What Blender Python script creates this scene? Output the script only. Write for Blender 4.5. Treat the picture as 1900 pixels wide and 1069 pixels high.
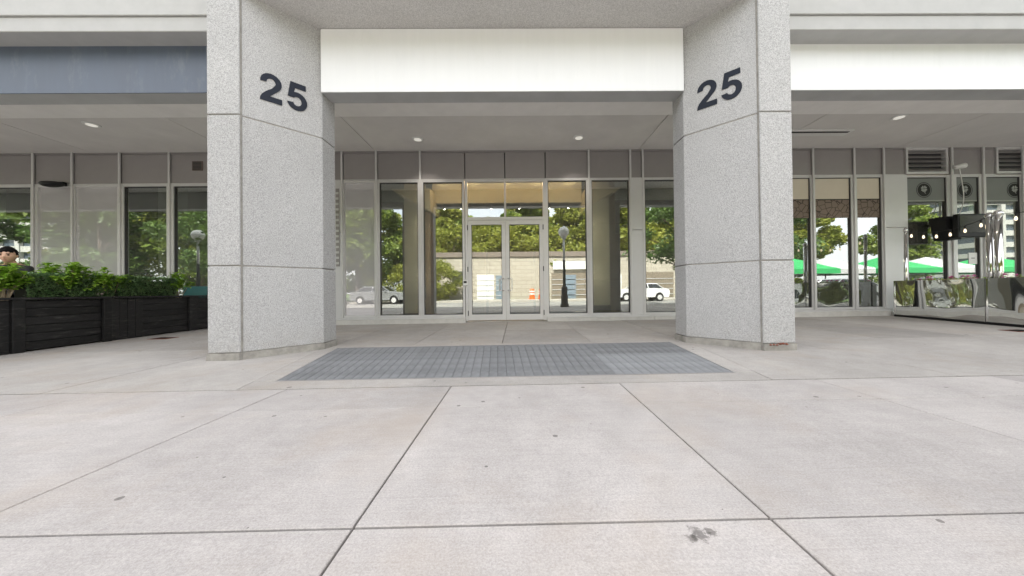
import bpy, bmesh, math, random
import numpy as np
from mathutils import Vector, Matrix, noise
rnd = random.Random(7)
S = bpy.context.scene
col = S.collection
for o in list(bpy.data.objects): bpy.data.objects.remove(o)

# ------------------------------------------------------------------ camera
F, CX, CY, H = 620., 966., 536., 1.11
YAW, PIT, ROL = .011, .0075, .011
fw = Vector((math.sin(YAW)*math.cos(PIT), math.cos(YAW)*math.cos(PIT), math.sin(PIT)))
r0 = Vector((math.cos(YAW), -math.sin(YAW), 0)); u0 = r0.cross(fw)
RT = r0*math.cos(ROL)-u0*math.sin(ROL); UP = u0*math.cos(ROL)+r0*math.sin(ROL)
cam = bpy.data.cameras.new('camera'); co = bpy.data.objects.new('camera', cam); col.objects.link(co)
M4 = Matrix(((RT.x, UP.x, -fw.x, 0), (RT.y, UP.y, -fw.y, 0), (RT.z, UP.z, -fw.z, H), (0, 0, 0, 1)))
co.matrix_world = M4
cam.sensor_fit = 'HORIZONTAL'; cam.sensor_width = 36; cam.lens = F/1900*36
cam.shift_x = -(CX-950)/1900; cam.shift_y = (CY-534.5)/1900
cam.clip_start = .05; cam.clip_end = 2000
S.camera = co
# ------------------------------------------------------------------ sky, sun, exposure
SUN_EL, SUN_AZ = math.radians(52), math.radians(-14)     # azimuth from +Y towards +X: the sun stands behind the building
w = bpy.data.worlds.new('World'); S.world = w; w.use_nodes = True
nt = w.node_tree; bg = nt.nodes['Background']
sky = nt.nodes.new('ShaderNodeTexSky'); sky.sky_type = 'NISHITA'; sky.sun_disc = False
sky.sun_elevation = SUN_EL; sky.sun_rotation = SUN_AZ; sky.dust_density = 2.5; sky.air_density = 1.0
veil = nt.nodes.new('ShaderNodeMix'); veil.data_type = 'RGBA'
nz = nt.nodes.new('ShaderNodeTexNoise'); nz.inputs['Scale'].default_value = 2.2; nz.inputs['Detail'].default_value = 6
cr = nt.nodes.new('ShaderNodeMapRange'); cr.inputs[1].default_value = .35; cr.inputs[2].default_value = .65
cr.inputs[3].default_value = .55; cr.inputs[4].default_value = .9
tc = nt.nodes.new('ShaderNodeTexCoord'); nt.links.new(tc.outputs['Generated'], nz.inputs['Vector'])
nt.links.new(nz.outputs[0], cr.inputs[0]); nt.links.new(cr.outputs[0], veil.inputs[0])
nt.links.new(sky.outputs[0], veil.inputs[6]); veil.inputs[7].default_value = (8.85, 8.85, 8.95, 1)
nt.links.new(veil.outputs[2], bg.inputs[0]); bg.inputs[1].default_value = .10
sd = bpy.data.lights.new('sun', 'SUN'); sd.energy = 5.0; sd.angle = math.radians(.6); sd.color = (1, .95, .87)
so = bpy.data.objects.new('sun', sd); col.objects.link(so)
sv = Vector((math.sin(SUN_AZ)*math.cos(SUN_EL), math.cos(SUN_AZ)*math.cos(SUN_EL), math.sin(SUN_EL)))
so.rotation_euler = sv.to_track_quat('Z', 'Y').to_euler(); so.location = (0, 60, 80)
VS = S.view_settings
VS.view_transform = 'Standard'; VS.look = 'None'; VS.gamma = 1; VS.exposure = 1.97
S.render.resolution_x = 1024; S.render.resolution_y = 576

# ------------------------------------------------------------------ pixel helpers (direction only; distance from the plane it lies in)
def ray(px, py): return fw + RT*((px-CX)/F) - UP*((py-CY)/F)
def atY(px, py, Y):
    d = ray(px, py); t = Y/d.y; return Vector((d.x*t, Y, H+d.z*t))
def onplane(px, py, p0, n):
    d = ray(px, py); c = Vector((0, 0, H)); t = (Vector(p0)-c).dot(Vector(n))/d.dot(Vector(n)); return c+d*t
YE, KR, CS, G0 = 2.87, .014, .005, .31
YF = 8.06
def gz(x, y): return G0+CS*x+min(max(y-YE, 0), YF-YE)*KR

# ------------------------------------------------------------------ materials
MATS = {}
def newmat(name):
    m = bpy.data.materials.new(name); m.use_nodes = True; MATS[name] = m
    return m, m.node_tree, m.node_tree.nodes['Principled BSDF']
def mat(name, c, rough=.6, metal=0, var=.12, scale=3, bump=0, bscale=40, spec=.5, coat=0, rand=0, stretch=None):
    m, t, b = newmat(name); N = t.nodes.new; L = t.links.new
    b.inputs['Roughness'].default_value = rough; b.inputs['Metallic'].default_value = metal
    b.inputs['Specular IOR Level'].default_value = spec
    if coat: b.inputs['Coat Weight'].default_value = coat; b.inputs['Coat Roughness'].default_value = .04
    g = N('ShaderNodeTexCoord'); mp = N('ShaderNodeMapping'); L(g.outputs['Object'], mp.inputs[0])
    if stretch: mp.inputs['Scale'].default_value = stretch
    n = N('ShaderNodeTexNoise'); n.inputs['Scale'].default_value = scale; n.inputs['Detail'].default_value = 7; n.inputs['Roughness'].default_value = .62
    L(mp.outputs[0], n.inputs['Vector'])
    r = N('ShaderNodeMapRange'); r.inputs[1].default_value = .25; r.inputs[2].default_value = .75
    r.inputs[3].default_value = 1-var; r.inputs[4].default_value = 1+var; L(n.outputs[0], r.inputs[0])
    v = r.outputs[0]
    if rand:
        oi = N('ShaderNodeObjectInfo'); rr = N('ShaderNodeMapRange'); rr.inputs[3].default_value = 1-rand; rr.inputs[4].default_value = 1+rand
        L(oi.outputs['Random'], rr.inputs[0]); mm = N('ShaderNodeMath'); mm.operation = 'MULTIPLY'
        L(v, mm.inputs[0]); L(rr.outputs[0], mm.inputs[1]); v = mm.outputs[0]
    h = N('ShaderNodeVectorMath'); h.operation = 'SCALE'; h.inputs[0].default_value = c[:3]; L(v, h.inputs['Scale'])
    L(h.outputs[0], b.inputs['Base Color'])
    rn = N('ShaderNodeMapRange'); rn.inputs[3].default_value = rough*.8; rn.inputs[4].default_value = rough*1.2
    L(n.outputs[0], rn.inputs[0]); L(rn.outputs[0], b.inputs['Roughness'])
    if bump:
        n2 = N('ShaderNodeTexNoise'); n2.inputs['Scale'].default_value = bscale; n2.inputs['Detail'].default_value = 4
        L(mp.outputs[0], n2.inputs['Vector'])
        bp = N('ShaderNodeBump'); bp.inputs['Strength'].default_value = bump; bp.inputs['Distance'].default_value = .01
        L(n2.outputs[0], bp.inputs['Height']); L(bp.outputs[0], b.inputs['Normal'])
    return m
def emis(name, c, s):
    m, t, b = newmat(name); b.inputs['Emission Color'].default_value = (*c, 1); b.inputs['Emission Strength'].default_value = s
    b.inputs['Base Color'].default_value = (*c, 1); return m
def glassmat(name, r0_, tint, edge=.6):
    m = bpy.data.materials.new(name); m.use_nodes = True; MATS[name] = m; t = m.node_tree; t.nodes.clear(); N = t.nodes.new; L = t.links.new
    out = N('ShaderNodeOutputMaterial'); tr = N('ShaderNodeBsdfTransparent'); gl = N('ShaderNodeBsdfGlossy'); mx = N('ShaderNodeMixShader')
    tr.inputs[0].default_value = (*tint, 1); gl.inputs['Roughness'].default_value = 0.0
    gl.inputs[0].default_value = (.97, 1, .98, 1)
    lw = N('ShaderNodeLayerWeight'); lw.inputs[0].default_value = .5
    p = N('ShaderNodeMath'); p.operation = 'POWER'; p.inputs[1].default_value = 4; L(lw.outputs['Facing'], p.inputs[0])
    a = N('ShaderNodeMath'); a.operation = 'MULTIPLY_ADD'; a.inputs[1].default_value = edge; a.inputs[2].default_value = r0_; L(p.outputs[0], a.inputs[0])
    L(a.outputs[0], mx.inputs[0]); L(tr.outputs[0], mx.inputs[1]); L(gl.outputs[0], mx.inputs[2])
    # slight sheet waviness
    g = N('ShaderNodeTexCoord'); n = N('ShaderNodeTexNoise'); n.inputs['Scale'].default_value = .9; n.inputs['Detail'].default_value = 0
    L(g.outputs['Object'], n.inputs['Vector']); bp = N('ShaderNodeBump'); bp.inputs['Strength'].default_value = .12; bp.inputs['Distance'].default_value = .02
    L(n.outputs[0], bp.inputs['Height']); L(bp.outputs[0], gl.inputs['Normal'])
    df = N('ShaderNodeBsdfDiffuse'); df.inputs[0].default_value = (.8, .8, .76, 1); hz = N('ShaderNodeMixShader'); hz.inputs[0].default_value = .035   # dust film, added as a white haze to lighten the glass
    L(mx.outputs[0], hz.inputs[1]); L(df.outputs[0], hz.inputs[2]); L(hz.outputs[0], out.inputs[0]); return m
STAINS = [(.585, 1.09, .045), (.555, 1.075, .03), (.63, 1.10, .03)]
def concrete(name, c, warm=0, gum=True, dirs=None):
    m, t, b = newmat(name); N = t.nodes.new; L = t.links.new
    g = N('ShaderNodeNewGeometry'); P = g.outputs['Position']
    def nse(s, d=6, r=.6, vec=P):
        n = N('ShaderNodeTexNoise'); n.inputs['Scale'].default_value = s; n.inputs['Detail'].default_value = d; n.inputs['Roughness'].default_value = r; L(vec, n.inputs['Vector']); return n.outputs[0]
    def mr(x, a, b_, c_, d_):
        r = N('ShaderNodeMapRange'); L(x, r.inputs[0])
        for i, v in enumerate((a, b_, c_, d_)): r.inputs[i+1].default_value = v
        return r.outputs[0]
    def mul(x, y):
        k = N('ShaderNodeMath'); k.operation = 'MULTIPLY'; L(x, k.inputs[0]); L(y, k.inputs[1]); return k.outputs[0]
    v = mr(nse(.8, 8, .65), .3, .7, .84, 1.13)
    v = mul(v, mr(nse(7, 6, .7), .3, .7, .93, 1.07))
    v = mul(v, mr(nse(130, 3, .7), .3, .7, .82, 1.17))
    v = mul(v, mr(nse(420, 2, .6), .35, .65, .9, 1.1))
    mp = N('ShaderNodeMapping'); mp.inputs['Scale'].default_value = dirs or (1.2, 90, 1); L(P, mp.inputs[0])
    v = mul(v, mr(nse(1.6, 3, .6, mp.outputs[0]), .3, .7, .95, 1.05))
    oi = N('ShaderNodeObjectInfo'); v = mul(v, mr(oi.outputs['Random'], 0, 1, .88, 1.07))
    if gum:
        vo = N('ShaderNodeTexVoronoi'); vo.voronoi_dimensions = '2D'; vo.inputs['Scale'].default_value = 2.1; L(P, vo.inputs['Vector'])
        sz = mr(nse(2.7, 1), .42, .75, .0, .045); k = N('ShaderNodeMath'); k.operation = 'GREATER_THAN'; L(vo.outputs['Distance'], k.inputs[0]); L(sz, k.inputs[1])
        v = mul(v, mr(k.outputs[0], 0, 1, .45, 1))
        st = None
        for (sx_, sy_, sr) in STAINS:
            ds = N('ShaderNodeVectorMath'); ds.operation = 'DISTANCE'; L(P, ds.inputs[0]); ds.inputs[1].default_value = (sx_, sy_, .313)
            ad = N('ShaderNodeMath'); ad.operation = 'MULTIPLY_ADD'; L(nse(38, 4, .75), ad.inputs[0]); ad.inputs[1].default_value = sr*2.2; L(ds.outputs['Value'], ad.inputs[2])
            f_ = mr(ad.outputs[0], sr*1.55, sr*1.85, .45, 1); v = mul(v, f_)
    h = N('ShaderNodeVectorMath'); h.operation = 'SCALE'; h.inputs[0].default_value = c; L(v, h.inputs['Scale'])
    mx = N('ShaderNodeMix'); mx.data_type = 'RGBA'; L(mr(nse(1.3, 5, .6), .5, .72, 0, .35), mx.inputs[0]); L(h.outputs[0], mx.inputs[6])
    mx.inputs[7].default_value = (c[0]*.92, c[1]*.8, c[2]*.66, 1)
    L(mx.outputs[2], b.inputs['Base Color']); b.inputs['Roughness'].default_value = .85; b.inputs['Specular IOR Level'].default_value = .3
    bp = N('ShaderNodeBump'); bp.inputs['Strength'].default_value = .35; bp.inputs['Distance'].default_value = .004; L(nse(160, 4, .7), bp.inputs['Height']); L(bp.outputs[0], b.inputs['Normal'])
    return m
def speckle(name, c, amp=.55, stain=True, sc=75):
    m, t, b = newmat(name); N = t.nodes.new; L = t.links.new
    g = N('ShaderNodeNewGeometry'); P = g.outputs['Position']
    def nse(s, d=3, r=.6):
        n = N('ShaderNodeTexNoise'); n.inputs['Scale'].default_value = s; n.inputs['Detail'].default_value = d; n.inputs['Roughness'].default_value = r; L(P, n.inputs['Vector']); return n.outputs[0]
    def mr(x, a, b_, c_, d_):
        r = N('ShaderNodeMapRange'); L(x, r.inputs[0])
        for i, v in enumerate((a, b_, c_, d_)): r.inputs[i+1].default_value = v
        return r.outputs[0]
    def mul(x, y):
        k = N('ShaderNodeMath'); k.operation = 'MULTIPLY'; L(x, k.inputs[0]); L(y, k.inputs[1]); return k.outputs[0]
    v = mr(nse(sc, 2, .7), .32, .62, 1-amp, 1+amp*.42)
    v = mul(v, mr(nse(sc*2.3, 1), .3, .7, 1-amp*.45, 1+amp*.4))
    v = mul(v, mr(nse(1.1, 6), .3, .7, .94, 1.05))
    oi = N('ShaderNodeObjectInfo'); v = mul(v, mr(oi.outputs['Random'], 0, 1, .97, 1.03))
    h = N('ShaderNodeVectorMath'); h.operation = 'SCALE'; h.inputs[0].default_value = c; L(v, h.inputs['Scale']); out = h.outputs[0]
    if stain:   # splashed dirt close to the pavement
        sp = N('ShaderNodeSeparateXYZ'); L(P, sp.inputs[0])
        f1 = mr(sp.outputs[2], .1, .75, 1, 0); f2 = mr(nse(5, 6, .7), .45, .7, 0, .55)
        mx = N('ShaderNodeMix'); mx.data_type = 'RGBA'; L(mul(f1, f2), mx.inputs[0]); L(out, mx.inputs[6]); mx.inputs[7].default_value = (.27, .23, .18, 1); out = mx.outputs[2]
    L(out, b.inputs['Base Color']); b.inputs['Roughness'].default_value = .8; b.inputs['Specular IOR Level'].default_value = .3
    bp = N('ShaderNodeBump'); bp.inputs['Strength'].default_value = .35; bp.inputs['Distance'].default_value = .004; L(nse(sc), bp.inputs['Height']); L(bp.outputs[0], b.inputs['Normal'])
    return m
def leafmat(name, c1, c2, trans=.3, rough=.45, scale=2.):
    m, t, b = newmat(name); N = t.nodes.new; L = t.links.new
    g = N('ShaderNodeNewGeometry'); n = N('ShaderNodeTexNoise'); n.inputs['Scale'].default_value = scale; n.inputs['Detail'].default_value = 4; L(g.outputs['Position'], n.inputs['Vector'])
    mx = N('ShaderNodeMix'); mx.data_type = 'RGBA'; mx.inputs[6].default_value = (*c1, 1); mx.inputs[7].default_value = (*c2, 1)
    ad = N('ShaderNodeMath'); ad.operation = 'MULTIPLY_ADD'; ad.inputs[1].default_value = .55; L(g.outputs['Random Per Island'], ad.inputs[0])
    mr = N('ShaderNodeMapRange'); mr.inputs[1].default_value = .35; mr.inputs[2].default_value = .68; mr.inputs[4].default_value = .6; L(n.outputs[0], mr.inputs[0]); L(mr.outputs[0], ad.inputs[2])
    L(ad.outputs[0], mx.inputs[0]); L(mx.outputs[2], b.inputs['Base Color']); b.inputs['Roughness'].default_value = rough
    b.inputs['Specular IOR Level'].default_value = .35
    tl = N('ShaderNodeBsdfTranslucent'); L(mx.outputs[2], tl.inputs[0]); ms = N('ShaderNodeMixShader'); ms.inputs[0].default_value = trans
    out = t.nodes['Material Output']; L(b.outputs[0], ms.inputs[1]); L(tl.outputs[0], ms.inputs[2]); L(ms.outputs[0], out.inputs[0])
    return m
def brickmat(name, c1, c2, cm, bw, bh):
    m, t, b = newmat(name); N = t.nodes.new; L = t.links.new
    g = N('ShaderNodeTexCoord'); mp = N('ShaderNodeMapping'); mp.inputs['Rotation'].default_value = (math.pi/2, 0, 0); L(g.outputs['Object'], mp.inputs[0])
    k = N('ShaderNodeTexBrick'); k.inputs['Color1'].default_value = (*c1, 1); k.inputs['Color2'].default_value = (*c2, 1); k.inputs['Mortar'].default_value = (*cm, 1)
    k.inputs['Scale'].default_value = 1; k.inputs['Brick Width'].default_value = bw; k.inputs['Row Height'].default_value = bh; k.inputs['Mortar Size'].default_value = .02
    L(mp.outputs[0], k.inputs['Vector']); L(k.outputs[0], b.inputs['Base Color']); b.inputs['Roughness'].default_value = .85; return m

pave = concrete('pavement_concrete', (.385, .358, .342))
pave2 = concrete('ramp_concrete', (.36, .337, .315))
joint = mat('joint_filler', (.10, .088, .075), .9, var=.3, scale=8)
granite = speckle('speckled_stone', (.445, .44, .44), amp=.44, sc=115)
granite2 = speckle('speckled_ceiling', (.56, .545, .53), amp=.3, stain=False, sc=90)
plinthm = mat('plinth_concrete', (.30, .285, .26), .9, var=.35, scale=9, bump=.5, bscale=60)
stucco = mat('painted_stucco', (.44, .437, .43), .8, var=.08, scale=4, bump=.25, bscale=120)
soffm = mat('soffit_paint', (.70, .68, .66), .85, var=.08, scale=1.5, bump=.3, bscale=150)
beamm = mat('brightened_margin_paint', (.90, .88, .86), .8, var=.07, scale=2, bump=.2, bscale=90)  # margin colour raised above the soffit's so the strip reads as lit
lipm = mat('drip_metal', (.45, .455, .46), .5, .3, var=.12, scale=3)
whitem = mat('white_sign_metal', (.78, .785, .79), .42, var=.022, scale=2.2, stretch=(5, 1, .35))
bluem = mat('slate_blue_sign', (.088, .108, .148), .45, var=.12, scale=1.2, stretch=(3, 1, .5))
alum = mat('anodised_aluminium', (.60, .595, .59), .42, .2, var=.06, scale=4)
alumd = mat('dark_gasket', (.035, .035, .037), .5, var=.1)
span = mat('spandrel_panel_grey', (.30, .282, .278), .38, .15, var=.08, scale=2, rand=.06)
lightp = mat('pale_back_painted_glass', (.50, .485, .50), .3, var=.04, scale=1.2, spec=.5, coat=1)
lightp.node_tree.nodes['Principled BSDF'].inputs['Coat IOR'].default_value = 3.0; lightp.node_tree.nodes['Principled BSDF'].inputs['Coat Roughness'].default_value = .015
colp = mat('grey_cladding', (.60, .595, .595), .45, .2, var=.05, scale=2)
curbm = mat('curb_paint', (.55, .535, .505), .8, var=.14, scale=6, bump=.2)
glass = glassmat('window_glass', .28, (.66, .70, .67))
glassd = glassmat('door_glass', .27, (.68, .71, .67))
black = mat('black_plastic', (.010, .010, .011), .5, var=.2, spec=.25)
blackwood = mat('black_stained_wood', (.013, .0125, .0128), .5, spec=.3, var=.6, scale=3, bump=.5, bscale=25, stretch=(4, 4, 14), rand=.3)
def scuff(m, c, lo, hi, sc, st):
    t = m.node_tree; N = t.nodes.new; L = t.links.new; b = t.nodes['Principled BSDF']; src = b.inputs['Base Color'].links[0].from_socket
    g = N('ShaderNodeNewGeometry'); mp = N('ShaderNodeMapping'); mp.inputs['Scale'].default_value = st; L(g.outputs['Position'], mp.inputs[0])
    n = N('ShaderNodeTexNoise'); n.inputs['Scale'].default_value = sc; n.inputs['Detail'].default_value = 8; n.inputs['Roughness'].default_value = .75; L(mp.outputs[0], n.inputs['Vector'])
    k = N('ShaderNodeMapRange'); k.inputs[1].default_value = lo; k.inputs[2].default_value = hi; L(n.outputs[0], k.inputs[0])
    x = N('ShaderNodeMix'); x.data_type = 'RGBA'; L(k.outputs[0], x.inputs[0]); L(src, x.inputs[6]); x.inputs[7].default_value = (*c, 1); L(x.outputs[2], b.inputs['Base Color'])
scuff(blackwood, (.10, .095, .09), .54, .78, 5, (1, 1, 7))
scuff(bluem, (.16, .175, .20), .55, .8, 1.4, (3, 1, 1)); scuff(whitem, (.70, .71, .71), .55, .85, 1.1, (2, 1, 1))
whitep = mat('white_plastic', (.75, .75, .73), .4, var=.04)
chrome = mat('polished_steel', (.66, .66, .65), .05, 1, var=.03)
chrome2 = mat('mirror_steel', (.72, .73, .72), .02, 1, var=.02)
matm = mat('grey_rubber_mat', (.215, .218, .226), .8, var=.3, scale=5, bump=.9, bscale=140, rand=.05)
matm2 = mat('paler_rubber_mat', (.29, .295, .305), .8, var=.22, scale=5, bump=.9, bscale=140, rand=.04)
navy = mat('dark_navy_metal', (.016, .020, .032), .6, spec=.2, var=.15)
steelh = mat('brushed_steel', (.6, .6, .59), .25, .9, var=.05)
cream = mat('cream_paint', (.62, .56, .46), .7, var=.04)
warmw = mat('lobby_wall', (.50, .46, .38), .75, var=.05)
tan = mat('tan_wood_panel', (.25, .165, .095), .5, var=.2, scale=3, stretch=(8, 8, 1))
darkb = mat('dark_brown_ceiling', (.055, .040, .030), .6, var=.2)
lobfloor = mat('lobby_tile', (.30, .26, .21), .18, var=.1, scale=3)
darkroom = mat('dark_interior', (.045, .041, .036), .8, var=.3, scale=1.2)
rustm = mat('rusty_iron', (.19, .055, .032), .8, var=.4, scale=14, bump=.6)
skinm = mat('skin', (.60, .36, .25), .5, var=.06, scale=9)
hairm = mat('dark_hair', (.006, .005, .0045), .7, spec=.1, var=.4, scale=30, bump=1, bscale=120)
greyhair = mat('cropped_grey_hair', (.14, .11, .10), .7, var=.3, scale=40, bump=.8, bscale=160)
shirtm = mat('black_cloth', (.014, .014, .016), .85, var=.3, scale=10, bump=.4)
trousm = mat('dark_denim', (.03, .035, .055), .85, var=.2, scale=10)
soil = mat('soil', (.05, .035, .025), .95, var=.4, scale=20, bump=1)
stemm = mat('pale_stem', (.38, .30, .20), .7, var=.2, scale=20)
bark = mat('bark', (.10, .075, .055), .9, var=.4, scale=6, bump=1, bscale=20, stretch=(4, 4, 1))
lf_br = leafmat('bright_leaf', (.14, .30, .025), (.36, .55, .075), .4, .4, 6)
lf_box = leafmat('boxwood_leaf', (.085, .175, .07), (.25, .36, .17), .25, .3, 9)
lf_t1 = leafmat('tree_leaf_yellow_green', (.16, .20, .025), (.33, .34, .06), .4, .5, .5)
lf_t2 = leafmat('tree_leaf_green', (.09, .155, .025), (.22, .27, .05), .35, .45, .6)
lf_t3 = leafmat('tree_leaf_dark', (.05, .11, .025), (.13, .20, .045), .3, .45, .8)
teal = mat('teal_fabric', (.025, .12, .115), .7, var=.15)
pink = leafmat('pink_petal', (.45, .05, .22), (.65, .2, .4), .3)
drygry = mat('dry_flower', (.34, .27, .24), .85, var=.2, scale=30)
asph = mat('asphalt', (.24, .235, .22), .9, var=.2, scale=2, bump=.4, bscale=60)
pavefar = concrete('far_pavement', (.42, .40, .36), gum=False)
grassm = mat('grass', (.08, .13, .03), .9, var=.35, scale=4, bump=1, bscale=30)
stoneb = brickmat('pale_stone_block', (.46, .42, .35), (.40, .365, .30), (.26, .235, .2), 1.1, .42)

# ------------------------------------------------------------------ object helpers
def link(o): col.objects.link(o); return o
def tag(o, label=None, cat=None, group=None, kind=None):
    for k, v in (('label', label), ('category', cat), ('group', group), ('kind', kind)):
        if v: o[k] = v
    return o
def empty(name, loc, label=None, cat=None, group=None, rz=0, parent=None):
    o = link(bpy.data.objects.new(name, None)); o.empty_display_size = .2
    o.location = loc; o.rotation_euler.z = rz
    if parent: o.parent = parent
    return tag(o, label, cat, group)
def origin(p):
    v = Vector((0, 0, 0))
    while p is not None: v += p.location; p = p.parent
    return v
def mk(name, verts, faces, m, parent=None, world=True, smooth=False, loc=None):
    me = bpy.data.meshes.new(name)
    V = [Vector(v) for v in verts]
    o = bpy.data.objects.new(name, me)
    if world:
        po = origin(parent)
        if loc is not None: L = Vector(loc)
        else:
            xs = [v.x for v in V]; ys = [v.y for v in V]; zs = [v.z for v in V]
            L = Vector(((min(xs)+max(xs))/2, (min(ys)+max(ys))/2, min(zs)))
        V = [v-L for v in V]; o.location = L-po
    me.from_pydata([tuple(v) for v in V], [], faces); me.update()
    if isinstance(m, (list, tuple)):
        for k in m: me.materials.append(k)
    else: me.materials.append(m)
    if smooth:
        for p in me.polygons: p.use_smooth = True
    link(o)
    if parent: o.parent = parent
    return o
class MB:
    def __init__(s): s.v = []; s.f = []
    def add(s, V, Fc):
        b = len(s.v); s.v += [Vector(x) for x in V]; s.f += [tuple(i+b for i in f) for f in Fc]; return s
    def box(s, x0, x1, y0, y1, z0, z1):
        return s.add([(x0, y0, z0), (x1, y0, z0), (x1, y1, z0), (x0, y1, z0), (x0, y0, z1), (x1, y0, z1), (x1, y1, z1), (x0, y1, z1)],
                     [(0, 3, 2, 1), (4, 5, 6, 7), (0, 1, 5, 4), (1, 2, 6, 5), (2, 3, 7, 6), (3, 0, 4, 7)])
    def prism(s, poly, z0, z1):         # z0/z1 numbers or functions of (x, y)
        n = len(poly); a = lambda z, p: z(*p) if callable(z) else z
        # orient counter-clockwise
        A = sum(poly[i][0]*poly[(i+1) % n][1]-poly[(i+1) % n][0]*poly[i][1] for i in range(n))
        if A < 0: poly = poly[::-1]
        V = [(p[0], p[1], a(z0, p)) for p in poly]+[(p[0], p[1], a(z1, p)) for p in poly]
        return s.add(V, [tuple(range(n))[::-1], tuple(range(n, 2*n))]+[(i, (i+1) % n, n+(i+1) % n, n+i) for i in range(n)])
    def obb(s, p, q, wd, z0a, z1a, z0b=None, z1b=None):   # upright slab along p->q (xy), width wd centred
        p = Vector(p[:2]); q = Vector(q[:2]); d = (q-p).normalized(); n = Vector((-d.y, d.x))*wd/2
        if z0b is None: z0b = z0a
        if z1b is None: z1b = z1a
        a, b, c, e = p-n, q-n, q+n, p+n
        return s.add([(*a, z0a), (*b, z0b), (*c, z0b), (*e, z0a), (*a, z1a), (*b, z1b), (*c, z1b), (*e, z1a)],
                     [(0, 3, 2, 1), (4, 5, 6, 7), (0, 1, 5, 4), (1, 2, 6, 5), (2, 3, 7, 6), (3, 0, 4, 7)])
    def tube(s, pts, rad, n=8, cap=True):
        pts = [Vector(p) for p in pts]
        if not isinstance(rad, (list, tuple)): rad = [rad]*len(pts)
        b = len(s.v); ref = None
        for i, p in enumerate(pts):
            d = (pts[min(i+1, len(pts)-1)]-pts[max(i-1, 0)]).normalized()
            if ref is None: ref = Vector((1, 0, 0)) if abs(d.x) < .8 else Vector((0, 1, 0))
            x = (ref-d*ref.dot(d)).normalized(); ref = x; y = d.cross(x)
            for k in range(n):
                a = 2*math.pi*k/n; s.v.append(p+(x*math.cos(a)+y*math.sin(a))*rad[i])
        for i in range(len(pts)-1):
            for k in range(n):
                k2 = (k+1) % n; s.f.append((b+i*n+k, b+i*n+k2, b+(i+1)*n+k2, b+(i+1)*n+k))
        if cap: s.f.append(tuple(b+k for k in range(n))[::-1]); s.f.append(tuple(b+(len(pts)-1)*n+k for k in range(n)))
        return s
    def lathe(s, c, prof, n=16):        # prof: (r, z)
        c = Vector(c); b = len(s.v)
        for r, z in prof:
            for k in range(n):
                a = 2*math.pi*k/n; s.v.append(c+Vector((r*math.cos(a), r*math.sin(a), z)))
        for i in range(len(prof)-1):
            for k in range(n):
                k2 = (k+1) % n; s.f.append((b+i*n+k, b+i*n+k2, b+(i+1)*n+k2, b+(i+1)*n+k))
        s.f.append(tuple(b+k for k in range(n))[::-1]); s.f.append(tuple(b+(len(prof)-1)*n+k for k in range(n)))
        return s
    def build(s, name, m, parent=None, world=True, smooth=False, bev=0, loc=None):
        o = mk(name, s.v, s.f, m, parent, world, smooth, loc)
        if bev:
            bm = bmesh.new(); bm.from_mesh(o.data)
            bmesh.ops.bevel(bm, geom=bm.edges[:], offset=bev, segments=1, affect='EDGES', profile=.5); bm.to_mesh(o.data); bm.free()
        return o
def box(name, x0, x1, y0, y1, z0, z1, m, parent=None, bev=0):
    if x1 < x0: x0, x1 = x1, x0
    return MB().box(x0, x1, y0, y1, z0, z1).build(name, m, parent, bev=bev)
def copy_tree(o, parent=None):
    c = o.copy(); link(c)
    if parent: c.parent = parent
    for ch in o.children: copy_tree(ch, c)
    return c

# ------------------------------------------------------------------ ground, road, pavement
tag(mk('ground', [(-500, -500, .01), (500, -500, .01), (500, 500, .01), (-500, 500, .01)], [(0, 1, 2, 3)], grassm), kind='structure')
tag(MB().box(-80, 80, -13.5, -2.2, .02, .17).build('road', asph), kind='structure')
yl = mat('road_paint', (.62, .6, .55), .8, var=.2)
lines = empty('lane_marking', (0, -7.8, .174)); tag(lines, kind='structure')
for i in range(-12, 13):
    box('dash', i*6-1.5, i*6+1.5, -7.86, -7.74, .173, .177, yl, lines)
tag(MB().box(-80, 80, -2.2, -2.02, .02, .30).build('kerb', curbm), kind='structure')
tag(MB().box(-80, 80, -18, -13.5, .02, .29).build('far_pavement', pavefar), kind='structure')

XJ = [-12.3, -10.9, -9.4, -7.9, -6.45, -5.0, -3.53, -1.96, -.57, .87, 2.56, 4.1, 5.6, 7.1, 8.6, 10.1, 11.6, 13.1]
YJ = [-2.01, -.55, 1.155, 2.865]
side = mk('sidewalk', [(-80, -2.02, gz(-80, 0)-.08), (80, -2.02, gz(80, 0)-.08), (80, 2.88, gz(80, 0)-.08), (-80, 2.88, gz(-80, 0)-.08)], [(0, 1, 2, 3)], joint); tag(side, kind='structure')
def slab(parent, x0, x1, y0, y1, m, gap=.005, poly=None):
    P = [(x0+gap, y0+gap), (x1-gap, y0+gap), (x1-gap, y1-gap), (x0+gap, y1-gap)]
    if poly:
        cx = sum(p[0] for p in poly)/len(poly); cy = sum(p[1] for p in poly)/len(poly)
        P = [(p[0]-gap*(1 if p[0] > cx else -1), p[1]-gap*(1 if p[1] > cy else -1)) for p in poly]
    dz = rnd.uniform(-.0012, .0012)
    o = MB().prism(P, lambda x, y: gz(x, y)-.07, lambda x, y: gz(x, y)+dz).build('slab', m, parent)
    bm = bmesh.new(); bm.from_mesh(o.data)
    top = [e for e in bm.edges if all(v.co.z > .035 for v in e.verts)]
    bmesh.ops.bevel(bm, geom=top, offset=.003, segments=1, affect='EDGES'); bm.to_mesh(o.data); bm.free()
    return o
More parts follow.
